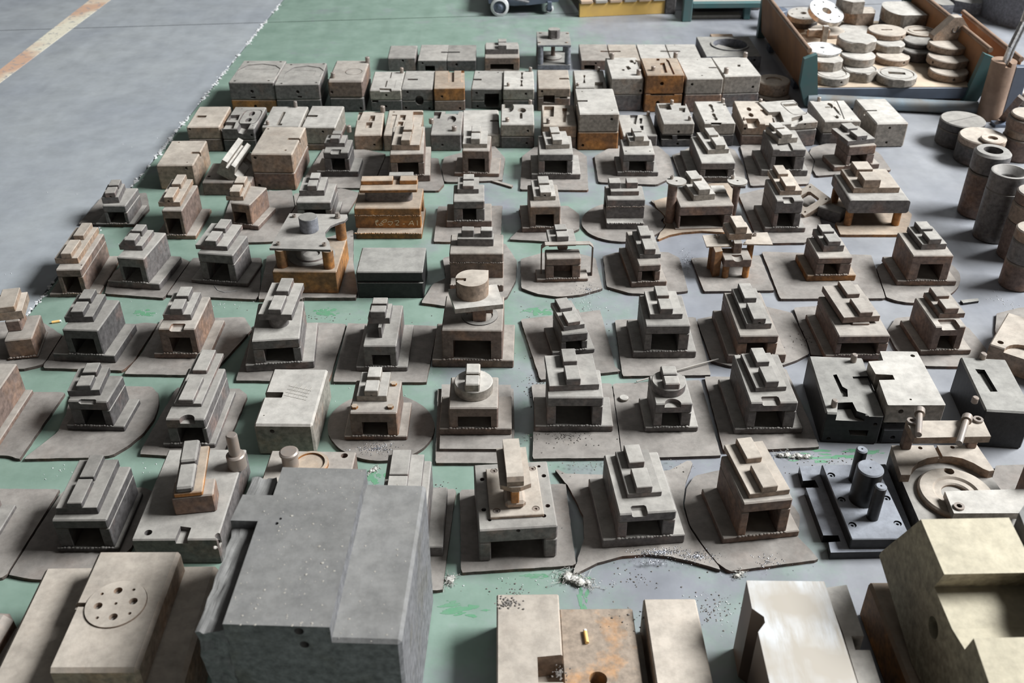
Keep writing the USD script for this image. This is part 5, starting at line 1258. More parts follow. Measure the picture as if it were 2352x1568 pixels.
bridge('two-pad die with rounded upper corners on a buff holder, behind the orange rusted die', 'brown', (400, 1562, 822, 1552, 1497), (430, 765, 1278), (490, 1370, 697), (775, 1000),
       ((435, 1242, 715, 1242), 1187, (525, 617, 1143), (620, 960)), teemat='buff', plate=[(280, 1640), (900, 1645), (960, 1580), (900, 1320), (300, 1300)])
bridge('reddish two-pad die with a tall opening and a crumbling foot, sixth row', 'brown', (1060, 1503, 1510, 1510, 1466), (1145, 1415, 1246), (1195, 1327, 1365), (1445, 1096),
       ((1145, 1218, 1390, 1218), 1176, (1225, 1317, 1130), (1300, 1000)), solid=True, teemat='pale', plate=[(890, 1556), (1095, 1558), (1540, 1540), (1570, 1320), (1450, 1180), (960, 1310)])
bridge('grey two-pad die with a square dark opening, centre of the sixth row', 'steel', (1830, 1532, 2322, 1532, 1478), (1902, 2242, 1281), (1965, 1350, 2190), (2070, 1095),
       ((1975, 1232, 2215, 1224), 1186, (2045, 2140, 1140), (2082, 1010)), teemat='pale', plate=[(1720, 1632), (2402, 1640), (2385, 1300), (2200, 1180), (1900, 1180), (1740, 1300)])
R('P3')
bridge('small two-pad die with four bolt holes and fine swarf on its slab, sixth row', 'steel', (510, 1502, 922, 1502, 1458), (562, 876, 1282), (635, 1356, 807), (700, 1130),
       ((630, 1202, 832, 1196), 1152, (690, 782, 1105), (710, 1016)), teemat='pale', feats=[('h', 585, 1152, .0035), ('h', 600, 1250, .0035), ('h', 840, 1250, .0035)], plate=[(325, 1560), (905, 1585), (1090, 1500), (1040, 1300), (900, 1180), (500, 1180), (285, 1300)])
bridge('two-pad die on a big overhanging flat slab, sixth row right of centre', 'steel', (1240, 1565, 1705, 1562, 1515), (1335, 1678, 1368), (1400, 1438, 1622), (1420, 1100),
       ((1415, 1282, 1627, 1272), 1236, (1500, 1597, 1190), (1502, 1015)), teemat='pale', plate=[(1130, 1480), (1200, 1600), (1800, 1600), (1780, 1400), (1690, 1240), (1400, 1120), (1150, 1260), (1062, 1290)])
R('P4')
bridge('two-pad die with a small hole in each pad and a wide shallow notch, sixth row', 'steel', (25, 1553, 437, 1555, 1500), (105, 400, 1318), (165, 1385, 335), (150, 1145),
       ((180, 1272, 348, 1257), 1226, (215, 307, 1187), (228, 1075)), teemat='pale', notch=(195, 315, 1262, .007), plate=[(-60, 1640), (450, 1622), (500, 1420), (400, 1270), (300, 1140), (-100, 1140), (-150, 1300)])
bridge('reddish brown two-pad die with a skewed bored holder, right end of the sixth row', 'brown', (668, 1515, 1070, 1487, 1470), (775, 1012, 1290), (830, 1370, 967), (800, 1190),
       ((790, 1287, 1030, 1262), 1246, (880, 972, 1200), (840, 1082)), teemat='steel', tkw=dict(hole=(925, 1231, .004)), plate=[(520, 1552), (1180, 1500), (1085, 1360), (850, 1200), (480, 1300), (430, 1400)])

# ================================================================== row 7: die blocks, most of them in pairs
R('P1')
stack('buff slotted upper block at the left end of the seventh row', 'lower block at the left end of the seventh row, under the buff slotted one', 'buff', 'brown', (430, 1040, 757, 1037), 910, 790, (710, 585),
      [('s', 478, 696, 590, 675, .02), ('f', 415, 812, .005)])
stack('upper block with a double oval recess, two side steps and a round front notch', 'lower block under the double oval recess block, seventh row', 'steel', 'dark', (772, 1040, 1098, 1042), 918, 805, (1040, 590),
      [('o', 1025, 690, 95, 72, .005, .004, 1), ('e', 1040, 660, 28, 24, .012), ('e', 1005, 722, 30, 22, .012), ('p', [(825, 672), (920, 668), (900, 722), (800, 722)], .014), ('p', [(760, 740), (880, 742), (855, 802), (735, 802)], .014),
       ('n', [(885, 795), (1005, 798), (985, 850), (950, 862), (905, 850)], .05), ('h', 938, 608, .003), ('h', 1047, 776, .003), ('f', 1037, 872, .005)])
block('grey block with two thin pins, half hidden behind the tall pinkish pair', 'pale', (1172, 1040, 1545, 1040), 788, (1400, 584), [('s', 1318, 765, 1350, 640, .012), ('s', 1285, 775, 1345, 757, .012), ('pin', 1475, 598, 530, 36), ('pin', 1195, 775, 722, 34)])
stack('pale slotted upper block beside the grey block with two thin pins', 'lower block under the pale slotted block, behind the small notched die', 'pale', 'brown', (1562, 1025, 1898, 1028), 962, 793, (1790, 580), [('s', 1585, 690, 1702, 671, .02), ('f', 1750, 838, .005)])
R('P2')
block('block with two square pockets, two thick pins and a scraped front corner', 'buff', (70, 1252, 345, 1245), 1088, (230, 852), [('pin', 345, 868, 792, 48), ('pin', 8, 1065, 985, 46), ('p', [(222, 895), (272, 893), (262, 948), (205, 950)], .014), ('p', [(180, 962), (245, 960), (232, 1018), (172, 1018)], .014),
      ('p', [(48, 856), (150, 856), (110, 940), (0, 940)], .012), ('f', 262, 1187, .005)])
block('buff block with a stepped channel and two square pockets, seventh row', 'buff', (360, 1252, 720, 1250), 1086, (610, 838), [('p', [(520, 888), (578, 888), (568, 940), (510, 940)], .012), ('p', [(500, 955), (555, 955), (545, 998), (490, 998)], .012), ('h', 455, 858, .005),
      ('p', [(650, 855), (785, 855), (770, 965), (640, 960)], .014), ('p', [(440, 885), (490, 885), (455, 1020), (420, 1020)], .004)])
block('grey block with a wide rear step, a round hole and two thick buff pins', 'steel', (826, 1250, 1132, 1250), 1082, (980, 850), [('pin', 830, 980, 918, 50), ('pin', 1060, 1055, 988, 50), ('e', 1035, 932, 44, 34, .012), ('p', [(800, 858), (935, 858), (915, 925), (790, 922)], .016), ('p', [(975, 835), (1115, 842), (1095, 885), (970, 880)], .012), ('f', 942, 1188, .005)])
block('pale yellowish plain block with a slot in its right edge, centre of the seventh row', 'pale', (1140, 1222, 1518, 1217), 1080, (1350, 834), [('s', 1418, 955, 1532, 938, .02)], c=.006)
stack('upper block with a keyhole-shaped pocket, a round side notch and two pins', 'lower block under the keyhole pocket block, seventh row', 'pale', 'dark', (1525, 1222, 1858, 1222), 1105, 982, (1700, 780),
      [('e', 1737, 842, 42, 24, .014), ('s', 1716, 925, 1742, 868, .014), ('e', 1605, 812, 52, 48, .018), ('pin', 1590, 960, 912, 40), ('pin', 1820, 785, 730, 38), ('f', 1797, 1048, .005)], [('f', 1785, 1172, .005)])
stack('upper block with an L-shaped step and one pin, left of the tall bright slotted pair', 'lower block under the L-stepped block, seventh row', 'buff', 'brown', (1938, 1235, 2275, 1235), 1118, 996, (2110, 788),
      [('p', [(1960, 802), (2060, 802), (2055, 905), (1950, 905)], .016), ('p', [(2140, 820), (2190, 820), (2175, 960), (2145, 960)], .012), ('pin', 2000, 980, 918, 38)])
R('P3')
stack('brightest and tallest slotted block of the seventh row, standing above its neighbours', 'rusty lower block under the brightest tall slotted one', 'pale', 'orange', (115, 1242, 512, 1240), 1060, 877, (280, 625),
      [('s', 95, 756, 215, 740, .02), ('h', 160, 652, .004), ('h', 460, 842, .0035), ('f', 457, 932, .006)], [('f', 168, 1192, .006)], grow=.001)
block('block with a row of steps and one thin pin behind the small four-hole die', 'steel', (560, 1216, 905, 1213), 1093, (700, 884), [('pin', 825, 897, 845, 36), ('p', [(640, 890), (720, 885), (700, 985), (650, 960)], .012), ('p', [(735, 920), (765, 920), (760, 975), (735, 975)], .01), ('p', [(740, 995), (775, 995), (775, 1040), (742, 1040)], .01), ('p', [(870, 885), (910, 885), (900, 985), (885, 985)], .014)])
stack('upper block with two pins and rear cut-outs, right of the row-of-steps block', 'lower block with two front notches under the two-pin block', 'pale', 'dark', (948, 1208, 1262, 1206), 1086, 972, (1080, 768),
      [('pin', 1060, 787, 730, 36), ('pin', 1238, 948, 895, 34), ('p', [(925, 785), (1040, 782), (1060, 835), (940, 840)], .016), ('p', [(1130, 818), (1195, 818), (1190, 862), (1135, 862)], .012), ('p', [(1150, 765), (1195, 765), (1195, 795), (1150, 795)], .016), ('f', 1127, 1057, .0055)],
      [('n', [(950, 1092), (1065, 1092), (1065, 1135), (955, 1135)], .04), ('n', [(1112, 1092), (1250, 1092), (1245, 1135), (1115, 1140)], .04), ('f', 1117, 1177, .0055)])
stack('upper block with two dog-bone pockets in line, bluish front, seventh row', 'lower block under the bluish dog-bone block', 'pale', 'dark', (1352, 1203, 1668, 1200), 1086, 968, (1450, 750),
      [('e', 1447, 797, 22, 18, .008), ('e', 1462, 850, 16, 14, .008), ('s', 1448, 850, 1462, 800, .006), ('e', 1478, 885, 18, 14, .008), ('e', 1493, 925, 24, 18, .008), ('s', 1478, 920, 1492, 885, .006), ('pin', 1570, 772, 715, 36), ('p', [(1570, 780), (1680, 780), (1740, 965), (1610, 965)], .006), ('h', 1403, 944, .0035), ('n', [(1450, 968), (1560, 968), (1545, 990), (1455, 990)], .02)])
stack('upper block with two ragged round holes and a wide rounded front notch', 'lower brown block under the ragged-holed one', 'buff', 'brown', (1738, 1202, 2072, 1205), 1090, 972, (1850, 748),
      [('e', 1830, 830, 24, 18, .012), ('e', 1850, 888, 26, 20, .012), ('pin', 1947, 772, 720, 36), ('pin', 1783, 947, 915, 30), ('n', [(1812, 965), (1945, 968), (1920, 1012), (1880, 1022), (1820, 1020)], .05), ('f', 1790, 1026, .0055), ('p', [(1940, 835), (2050, 830), (2100, 985), (2000, 985)], .007)])
R('P4')
stack('upper block with an oval race-track groove, turned askew next to the ragged-holed block', 'lower block under the race-track groove block', 'pale', 'steel', (165, 1312, 497, 1286), 1150, 1085, (230, 885),
      [('o', 318, 952, 82, 62, .004, .004, 1), ('s', 300, 995, 335, 912, .012), ('p', [(95, 990), (200, 985), (235, 1075), (130, 1090)], .022), ('p', [(300, 1040), (395, 1015), (400, 1060), (340, 1090), (300, 1090)], .016), ('h', 418, 1008, .003), ('f', 420, 1097, .0045)])
stack('upper block with a twin dog-bone outline, left of the single tall slotted block', 'lower block under the twin dog-bone outline block', 'pale', 'dark', (548, 1282, 872, 1277), 1172, 1068, (640, 887),
      [('e', 640, 925, 22, 18, .008), ('e', 690, 1028, 24, 18, .008), ('s', 650, 1015, 682, 940, .006), ('p', [(672, 892), (700, 885), (735, 960), (770, 1050), (745, 1052), (715, 970)], .003), ('pin', 545, 897, 852, 32), ('h', 828, 1052, .003), ('f', 735, 1125, .006)])
block('single tall pale slotted block with two front holes, right end of the seventh row', 'pale', (1002, 1302, 1285, 1297), 1087, (1030, 870), [('s', 920, 982, 1050, 970, .02), ('f', 1167, 1130, .0055), ('f', 1137, 1258, .0055)], c=.005)

# ================================================================== row 8
R('P1')
pr = [('h', 998, 143, .006), ('h', 1325, 138, .006), ('h', 865, 330, .006), ('h', 1205, 327, .006), ('f', 1040, 435, .0075), ('p', [(960, 300), (870, 285), (900, 220), (1000, 170), (1150, 158), (1280, 175), (1325, 205), (1290, 270), (1230, 295)], .003), ('p', [(970, 205), (1265, 205), (1190, 285), (940, 285)], .004), ('n', [(1028, 487), (1075, 487), (1075, 506), (1030, 506)], .02)]
stack('upper block with corner holes and an arched recess, eighth row left end', 'rusty lower block at the left end of the eighth row', 'steel', 'orange', (852, 645, 1297, 648), 520, 345, (1150, 127), pr, [('f', 1075, 585, .007)])
stack('second upper block with corner holes and an arched recess, eighth row', 'lower block under the second arched recess block', 'steel', 'dark', (1300, 650, 1745, 645), 517, 364, (1590, 152),
      [('h', 1430, 167, .006), ('h', 1755, 160, .006), ('h', 1333, 355, .006), ('h', 1680, 346, .006), ('f', 1498, 440, .0075), ('p', [(1350, 320), (1370, 250), (1460, 195), (1600, 178), (1720, 195), (1760, 225), (1720, 290), (1650, 310)], .003), ('p', [(1470, 215), (1680, 220), (1660, 262), (1450, 262)], .004), ('n', [(1495, 480), (1540, 480), (1540, 500), (1497, 500)], .02)])
stack('brown upper block with a round ring groove and two rusty pins, eighth row', 'lower block under the ring groove block', 'brown', 'dark', (1828, 642, 2172, 642), 497, 332, (2060, 125),
      [('o', 2058, 238, 85, 32, .004, .003), ('pin', 1850, 305, 238, 44), ('pin', 2195, 152, 85, 46), ('f', 1840, 443, .006)], [('f', 2130, 605, .006)], c=.006)
R('P2')
stack('upper block with fine zigzag grooves and a pin, right of the ring groove block', 'lower block under the zigzag grooved one', 'pale', 'dark', (228, 852, 543, 850), 740, 640, (450, 452),
      [('s', 415, 520, 440, 460, .008), ('s', 365, 610, 395, 545, .008), ('p', [(310, 620), (430, 625), (435, 655), (320, 655)], .008), ('pin', 535, 474, 410, 36), ('s', 460, 620, 480, 540, .003), ('f', 380, 690, .0055)], [('n', [(240, 745), (300, 745), (300, 765), (240, 765)], .03), ('f', 377, 803, .0055)])
stack('upper slotted block with half of a round bore in its front', 'lower block completing the round bore, eighth row', 'steel', 'dark', (540, 843, 853, 843), 745, 628, (770, 447), [('s', 590, 540, 698, 526, .02), ('f', 592, 660, .0055), ('f', 712, 735, .018)], [('f', 712, 750, .018), ('f', 577, 817, .0055), ('f', 812, 823, .0055)])
stack('orange-fronted upper block with wavy grooves on top', 'brown lower block under the wavy orange one', 'orange', 'brown', (865, 850, 1170, 845), 746, 621, (1060, 445), [('s', 1000, 560, 1060, 444, .010), ('s', 1130, 560, 1185, 444, .012), ('f', 937, 704, .0055)], [('f', 1118, 822, .0055)], c=.003)
stack('upper slotted block with the top half of a big square bore', 'lower block with the bottom half of a big square bore', 'steel', 'dark', (1232, 828, 1540, 832), 745, 627, (1400, 446), [('s', 1230, 541, 1335, 527, .02), ('h', 1305, 465, .0045), ('h', 1497, 463, .0045), ('f', 1283, 668, .0055), ('n', [(1362, 675), (1508, 675), (1508, 790), (1362, 790)], .12)],
      [('f', 1293, 801, .0055), ('n', [(1358, 700), (1510, 700), (1510, 800), (1490, 812), (1380, 808), (1360, 790)], .12)])
stack('upper block with bow-tie pockets and two small pins, eighth row', 'lower block under the bow-tie pocket block', 'pale', 'dark', (1548, 850, 1858, 850), 741, 627, (1710, 446),
      [('p', [(1725, 462), (1752, 462), (1742, 495), (1752, 528), (1722, 528), (1732, 495)], .01), ('p', [(1722, 540), (1745, 540), (1738, 570), (1748, 602), (1715, 602), (1728, 570)], .01), ('pin', 1600, 604, 560, 30), ('pin', 1822, 458, 405, 34), ('f', 1777, 678, .0055)])
stack('upper slotted block with a square pocket in its front, left of the small-pocket block', 'lower block under the square front pocket, eighth row', 'buff', 'brown', (1893, 850, 2215, 850), 712, 621, (2060, 437), [('s', 2110, 533, 2225, 518, .02), ('f', 1938, 652, .0055), ('n', [(1952, 692), (2065, 692), (2065, 760), (1952, 760)], .05)], [('f', 1937, 805, .0055), ('n', [(1952, 700), (2065, 700), (2065, 770), (1952, 765)], .05), ('n', [(2115, 705), (2230, 705), (2230, 725), (2115, 725)], .05)])
R('P3')
stack('upper block with a small bow-tie and a stepped right corner, behind the brightest tall block', 'lower block under the small bow-tie one', 'pale', 'dark', (85, 832, 398, 832), 722, 612, (230, 441), [('pin', 325, 452, 402, 32), ('pin', 118, 602, 563, 30), ('p', [(172, 490), (195, 490), (186, 525), (196, 570), (168, 570), (180, 525)], .01), ('p', [(290, 560), (370, 560), (375, 612), (285, 612)], .014)])
stack('upper block with scattered small cavities and two pins, above the bright slotted block', 'lower block under the scattered cavity block', 'pale', 'steel', (432, 852, 752, 850), 686, 521, (590, 313),
      [('pin', 462, 336, 263, 44), ('pin', 727, 495, 425, 44), ('e', 655, 352, 22, 14, .01), ('e', 708, 350, 20, 14, .01), ('p', [(660, 360), (705, 362), (690, 385)], .01), ('p', [(595, 400), (625, 398), (655, 425), (620, 440)], .01), ('e', 572, 438, 16, 8, .008), ('f', 745, 647, .006)], grow=-.002)
stack('orange-brown upper block with two long troughs and two pins, narrowing upward', 'wide rusty lower block under the two-trough one', 'orange', 'orange', (775, 862, 1150, 860), 678, 488, (965, 318),
      [('pin', 875, 450, 395, 44), ('pin', 1097, 320, 255, 44), ('p', [(940, 370), (985, 365), (1015, 465), (955, 470)], .009), ('p', [(1000, 325), (1030, 345), (1090, 480), (1060, 485), (1010, 380)], .006), ('p', [(905, 325), (935, 325), (935, 345), (905, 345)], .01), ('f', 960, 575, .0085)], [('f', 918, 766, .0085), ('n', [(845, 680), (1085, 680), (1085, 694), (850, 694)], .03)], grow=-.001)
stack('plain upper block with a fine slot meeting its right neighbour, eighth row', 'patchy lower block under the plain fine-slotted one', 'pale', 'brown', (1172, 862, 1535, 858), 682, 525, (1310, 316), [('s', 1430, 421, 1560, 408, .02), ('h', 1315, 336, .003), ('h', 1360, 493, .0045), ('f', 1262, 583, .006)])
stack('upper block with two stout pins, right end of the eighth row', 'lower block at the right end of the eighth row', 'pale', 'steel', (1545, 810, 1910, 800), 672, 498, (1660, 308), [('pin', 1605, 480, 408, 46), ('pin', 1797, 316, 253, 44), ('p', [(1715, 385), (1745, 385), (1745, 405), (1715, 405)], .01), ('f', 1870, 608, .006)])

# ================================================================== row 9, the far row
R('P2')
block('plain block at the left end of the far row', 'steel', (400, 452, 678, 450), 317, (600, 192), [('f', 545, 345, .006)], c=.004)
block('far row block whose slot runs on into its right neighbour', 'steel', (700, 452, 985, 452), 344, (910, 186), [('s', 925, 267, 1060, 255, .02), ('f', 743, 371, .005), ('n', [(765, 397), (865, 397), (870, 452), (770, 452)], .06)], c=.002)
block('far row block with a dark front hole, left of the low far-row die', 'dark', (990, 452, 1278, 450), 344, (1190, 188), [('s', 980, 267, 1118, 255, .02), ('f', 1083, 385, .0065)], c=.002)
bridge('low die with a small notched rib on a broad black holder, in the far row', 'brown', (1362, 452, 1712, 450, 446), (1366, 1712, 316), (1420, 380, 1655), (1560, 178),
       ((1375, 282, 1700, 280), 230, (1500, 1583, 195), (1550, 130)), solid=True, teemat='steel', weldy=False)
fr, w = Frame.edge(1890, 438, 2222, 437, 0)
zb = fr.front(2050, 385)[2]; 
t = thing('press_tool', 'small far press tool with four blue-grey posts and a square-headed drum on top', 'press tool', fr.o, fr.yaw)
d = fr.top(2050, 245, zb)[1]
part(t, 'base_block', rbox(0, w, 0, d, 0, zb, c=.003), 'bluegrey'); footprint(t, fr, 0, w, 0, d)
z1 = fr.front(1890, 208)[2]; z2 = fr.front(1890, 190)[2]
r = w * .09
for x in (r, w - r):
    for y in (r, d - r): part(t, 'post', cham_cyl(x, y, zb - .0003, z1 + .0003, r, c=.001), 'bluegrey', smooth=30)
tp = part(t, 'top_plate', rbox(0, w, 0, d, z1, z2, c=.001), 'bluegrey')
q = fr.top(2060, 135, z2); part(t, 'drum', tri(cyl_m(q[0], q[1] + w * .18, z2 - .0003, z2 + .042, w * .18) - box_m(q[0] - w * .1, q[0] + w * .08, q[1] - .01, q[1] + w * .04, z2 + .004, 1)), 'steel', smooth=30)
for x, y in ((1925, 70), (2195, 74), (1912, 165), (2185, 165)): q = fr.top(x, y, z2); part(tp, 'screw', tri(cyl_m(q[0], q[1], z2 - .0002, z2 + .004, .006)), 'brown')
q = fr.top(2050, 345, zb); part(t, 'ring', lathe([(.012, 0), (w * .28, 0), (w * .28, .006), (.012, .012)], 40).apply_translation((q[0], q[1] + w * .28, zb - .0003)), 'steel', smooth=30)
part(t, 'rod', tri(cyl_m(q[0], q[1] + w * .28, zb, z1 + .0003, .010)), 'brown', smooth=30)
R('P3')
block('far row block with a rectangular front opening, right of the small press tool', 'brown', (150, 440, 436, 440), 342, (300, 181), [('s', 345, 258, 460, 246, .02), ('f', 298, 372, .005), ('n', [(182, 390), (290, 390), (290, 436), (182, 436)], .06)], c=.002)
block('pinkish far row block behind the scattered cavity block', 'buff', (444, 440, 736, 440), 342, (590, 183), [('s', 430, 258, 545, 246, .02)], c=.002)
block('far row block behind the two-trough block, its slot running on to the right', 'pale', (745, 440, 1038, 440), 340, (890, 182), [('s', 945, 257, 1050, 246, .02), ('h', 780, 191, .003)], c=.002)
block('far row block behind the plain fine-slotted block, left of the ring plate', 'pale', (1044, 438, 1350, 438), 338, (1170, 181), [('s', 1030, 257, 1140, 246, .02), ('h', 1085, 190, .003)], c=.002)
fr, w, zt, d = fit_block((1392, 412, 1940, 410), 302, (1620, 105))
t = thing('ring_plate', 'thick square plate with a big round rimmed hole and a bar across it', 'plate', fr.o, fr.yaw)
c_ = fr.top(1640, 190, zt); r = abs(fr.top(1808, 190, zt)[0] - c_[0])
m = rbox_m(0, w, 0, d, 0, zt, c=.002) + cyl_m(c_[0], c_[1], zt - .01, zt + .006, r * 1.12, seg=48)
m = m - cyl_m(c_[0], c_[1], .02, 1, r, seg=48)
q = fr.front(1885, 340); m = m - ycyl_m(q[0], q[2], -.01, .03, .006)
part(t, 'plate_body', tri(m), 'bluegrey'); footprint(t, fr, 0, w, 0, d)
bb = rbox(-r * .95, r * .95, -.02, .02, .0205, .035, c=.002); bb.apply_transform(trimesh.transformations.rotation_matrix(-.8, (0, 0, 1))); bb.apply_translation((c_[0], c_[1], 0))
part(t, 'cross_bar', bb, 'pale')
R('X')
a = at(1634, 84, .02); t = thing('wood_offcut', 'pale wooden offcut lying flat behind the ring plate', 'wood', (a[0], a[1], 0), 0)
part(t, 'offcut', rbox(0, .115, 0, .045, 0, .02, c=.002), 'wood')
R('P4')
t, c_, r, z0_ = disc('lower pale disc under the shallow recessed round die', 'brown', 142, 838, 140, 905, 0)
disc('shallow round die with a dished top, left of the steel tray', 'buff', 143, 702, 146, 862, z0_ + .0004, rim=(.48, .006), feats=[('side', -62, .5, .0055)])

# ================================================================== right side: round dies and tubes
R('G3')
pile(['dark', 'dark'], ['lower half of the low dark round pair under the cracked top', 'dark round die with a cracked pale top, farthest of the floor rounds on the right'], 182, 280, 150, 505, [395], kws={1: dict(slot=25)})
c_, r, z2 = pile(['dark', 'buff'], ['lower half of the round pair with the orange-tinted top', 'wide round die with an orange-tinted top carrying a small ring'], 320, 395, 156, 628, [505])
disc('small ring lying on the wide orange-topped round die', 'buff', 388, 412, 80, 466, z2 + .0004, name='ring', cat='ring', hole=.42)
pile(['brown', 'mid'], ['brown lower tube under the thick-walled bored tube', 'thick-walled tube with a bored top, left of the widest dished tube'], 392, 497, 124, 985, [690], name='steel_tube', cat='tube', kws={0: dict(hole=.5), 1: dict(hole=.52, c=.008)})
pile(['mid', 'mid'], ['tall smooth lower tube under the widest dished one', 'widest tube with a shiny dished rim, nearest grey tube on the right'], 508, 640, 122, 1150, [810], grow=(1.02, 1.0), name='steel_tube', cat='tube',
     kws={0: dict(hole=.5), 1: dict(profile=lambda r, h: [(r * .42, 0), (r, 0), (r, h - .002), (r - .003, h), (r * .88, h), (r * .5, h - .022), (r * .42, h - .03)])})
pile(['brown', 'buff', 'brown', 'buff'], ['bottom round die of the brown pile at the right edge beyond the dished tube', 'second round die from the bottom of the brown pile at the right edge', 'third round die of the brown pile at the right edge, just below its top', 'top round die of the brown pile at the right edge beyond the dished tube'],
     642, 240, 116, 585, [310, 385, 440], grow=(1.12, 1.06, 1.12, 1.0))
disc('small pale round die behind the brown pile at the right edge', 'pale', 630, 90, 62, 200, 0)
pile(['brown', 'buff', 'brown'], ['bottom of the rusty tube pile behind the nearest pile at the right edge', 'middle of the rusty tube pile behind the nearest pile at the right edge', 'top of the rusty tube pile behind the nearest pile at the right edge'],
     690, 780, 122, 1285, [915, 1040], grow=(1.06, 1.03, 1.0), name='steel_tube', cat='tube')
pile(['brown', 'mid', 'buff'], ['brown bottom round of the nearest pile at the right edge', 'grey middle round of the nearest pile at the right edge', 'buff top round of the nearest pile at the right edge'],
     668, 1035, 108, 1482, [1165, 1310], grow=(1.03, 1.01, 1.0))

# ================================================================== the steel tray with its load
R('P4')
zt = .085                                             # tray floor height
a, b_ = at(485, 765, zt), at(1890, 760, zt)
fr = Frame((a[0], a[1], 0), math.atan2(b_[1] - a[1], b_[0] - a[0])); w = float(np.linalg.norm(b_ - a)); d = .95
t = thing('steel_tray', 'low green steel tray with rusty boards along both sides and a dusty plywood bottom', 'tray', fr.o, fr.yaw)
part(t, 'front_beam', rbox(-.02, w + .02, -.008, .03, zt - .055, zt - .004, c=.003), 'cartblue')
part(t, 'rear_beam', rbox(-.02, w + .02, d - .03, d, zt - .055, zt - .004, c=.003), 'cartblue')
part(t, 'bottom_board', rbox(0, w, -.004, d - .01, zt - .0038, zt, c=.001), 'sheet', 'dusty plywood bottom')
for s, x in ((-1, 0), (1, w)):
    hb = .16
    xo = x + s * .012
    m = Manifold.hull_points(np.array([(xo + s * dx + s * o, y, z) for dx in (0, .006) for y in (.01, d - .02) for z, o in ((zt - .05, 0), (zt + hb, .022))]))
    bd = part(t, 'side_board', tri(m), 'board', 'rusty orange side board')
    part(bd, 'edge_tube', tube([np.array([xo + s * .028, 0, zt + hb]), np.array([xo + s * .028, d - .02, zt + hb])], .011, 14), 'rail', smooth=30)
    part(t, 'corner_post', tri(Manifold.hull_points(np.array([(xo + s * ox, y, z) for ox, z in ((-.045 * s * s, 0.0), (.012, 0.0), (.05, .10), (.05, zt + hb - .03), (-.002, zt + hb - .01)) for y in (-.022, .008)]))), 'teal')
    part(t, 'corner_post', rbox(xo - .02, xo + .02, d - .02, d + .02, 0, zt + hb, c=.003), 'teal')
    for y in (.2, .7): part(t, 'runner', rbox(xo - .012, xo + .014, y, y + .06, 0, zt - .055, c=.002), 'cartblue')
FOOT.append((str(t.GetPath()), Polygon([fr.world((*q, 0))[:2] for q in ((-.1, -.03), (w + .1, -.03), (w + .1, d), (-.1, d))])))
TR = fr
def ondisc(label, mat, xt, yt, rx, yb, z0, **k): return disc(label, mat, xt, yt, rx, yb, z0, **k)
e = .0004
# pile A (left front)
_, _, _, z = disc('bottom disc of the left front pile in the tray, with a side hole', 'pale', 655, 640, 156, 768, zt + e, name='round_die', feats=[('side', -70, .5, .006), ('groove', .82, .76, .003)])
_, _, _, z = disc('middle disc of the left front pile in the tray, with milled flats', 'pale', 612, 510, 140, 640, z + e, flat=[(-100, .9), (-60, .93)])
disc('bright flat disc with a centre hole on the left front tray pile', 'bright', 572, 420, 166, 508, z + e, hole=.12, feats=[('holes', 3, .72, .045, 20)])
# pile B
_, _, _, z = disc('bottom disc of the second pile in the tray, tapering downward', 'pale', 905, 600, 152, 738, zt + e, flat=[(-110, .88), (-50, .92)], feats=[('groove', .9, .84, .003)])
_, _, _, z = disc('middle disc of the second pile in the tray', 'pale', 888, 475, 150, 602, z + e)
disc('broad plain disc with flattened sides on top of the second pile in the tray', 'pale', 880, 328, 168, 475, z + e, flat=[(-100, .93), (-55, .95)], c=.006)
# single one in front
disc('single pale disc with a square pocket at the front of the tray', 'pale', 1230, 645, 174, 778, zt + e, feats=[('slot', .42, .17, .01, -10), ('groove', .84, .78, .004), ('side', -38, .5, .006)], flat=[(-100, .96)])
# pile C
_, _, _, z = disc('bottom disc of the middle pile in the tray, with a side hole', 'buff', 1195, 485, 146, 592, zt + e, feats=[('side', -65, .55, .006)])
_, _, _, z = disc('chamfered middle disc of the middle pile in the tray', 'pale', 1170, 372, 128, 478, z + e, flat=[(-90, .9)])
disc('brown-sided disc on top of the middle pile in the tray', 'buff', 1142, 262, 164, 365, z + e, feats=[('side', -55, .5, .006), ('slot', .3, .08, .006, 0)])
# pile D (ovals)
_, _, _, z = disc('dark lower disc under the oval topped disc in the tray', 'dark', 1420, 430, 138, 560, zt + e)
_, _, _, z = disc('dark middle disc under the oval topped disc in the tray', 'dark', 1430, 350, 138, 440, z + e)
disc('buff disc with an oval inlay, right of the middle pile in the tray', 'buff', 1440, 268, 145, 330, z + e, feats=[('slot', .45, .12, .006, 5), ('groove', .78, .7, .003)])
# pile E with the triangle
_, _, _, z = disc('bottom disc of the right pile in the tray, with one side hole', 'buff', 1690, 612, 166, 738, zt + e, feats=[('side', -92, .5, .007)])
_, _, _, z = disc('shiny middle disc of the right pile in the tray', 'buff', 1690, 492, 180, 618, z + e, flat=[(-70, .95)], feats=[('side', -155, .5, .006)])
_, cE, rE, z = disc('shiny upper disc of the right pile in the tray, below the triangle', 'buff', 1688, 375, 172, 495, z + e, feats=[('side', -170, .5, .006)])
p0, p1 = at(1545, 362, z), at(1915, 352, z)
f2 = Frame((p0[0], p0[1], z + e), math.atan2(p1[1] - p0[1], p1[0] - p0[0])); wt = float(np.linalg.norm(p1 - p0)); ht = f2.front(1720, 150)[2]
tg = Polygon([(0, 0), (wt, 0), (wt * .93, ht * .22), (wt * .58, ht * .97), (wt * .40, ht * .97), (wt * .0, ht * .18)]).buffer(-.008).buffer(.008, 5)
t = thing('triangle_block', 'upright rounded triangular block with a stamped mark on the right pile in the tray', 'block', f2.o, f2.yaw)
cs = CrossSection([np.array(tg.exterior.coords[:-1]) if tg.exterior.is_ccw else np.array(tg.exterior.coords[:-1])[::-1]])
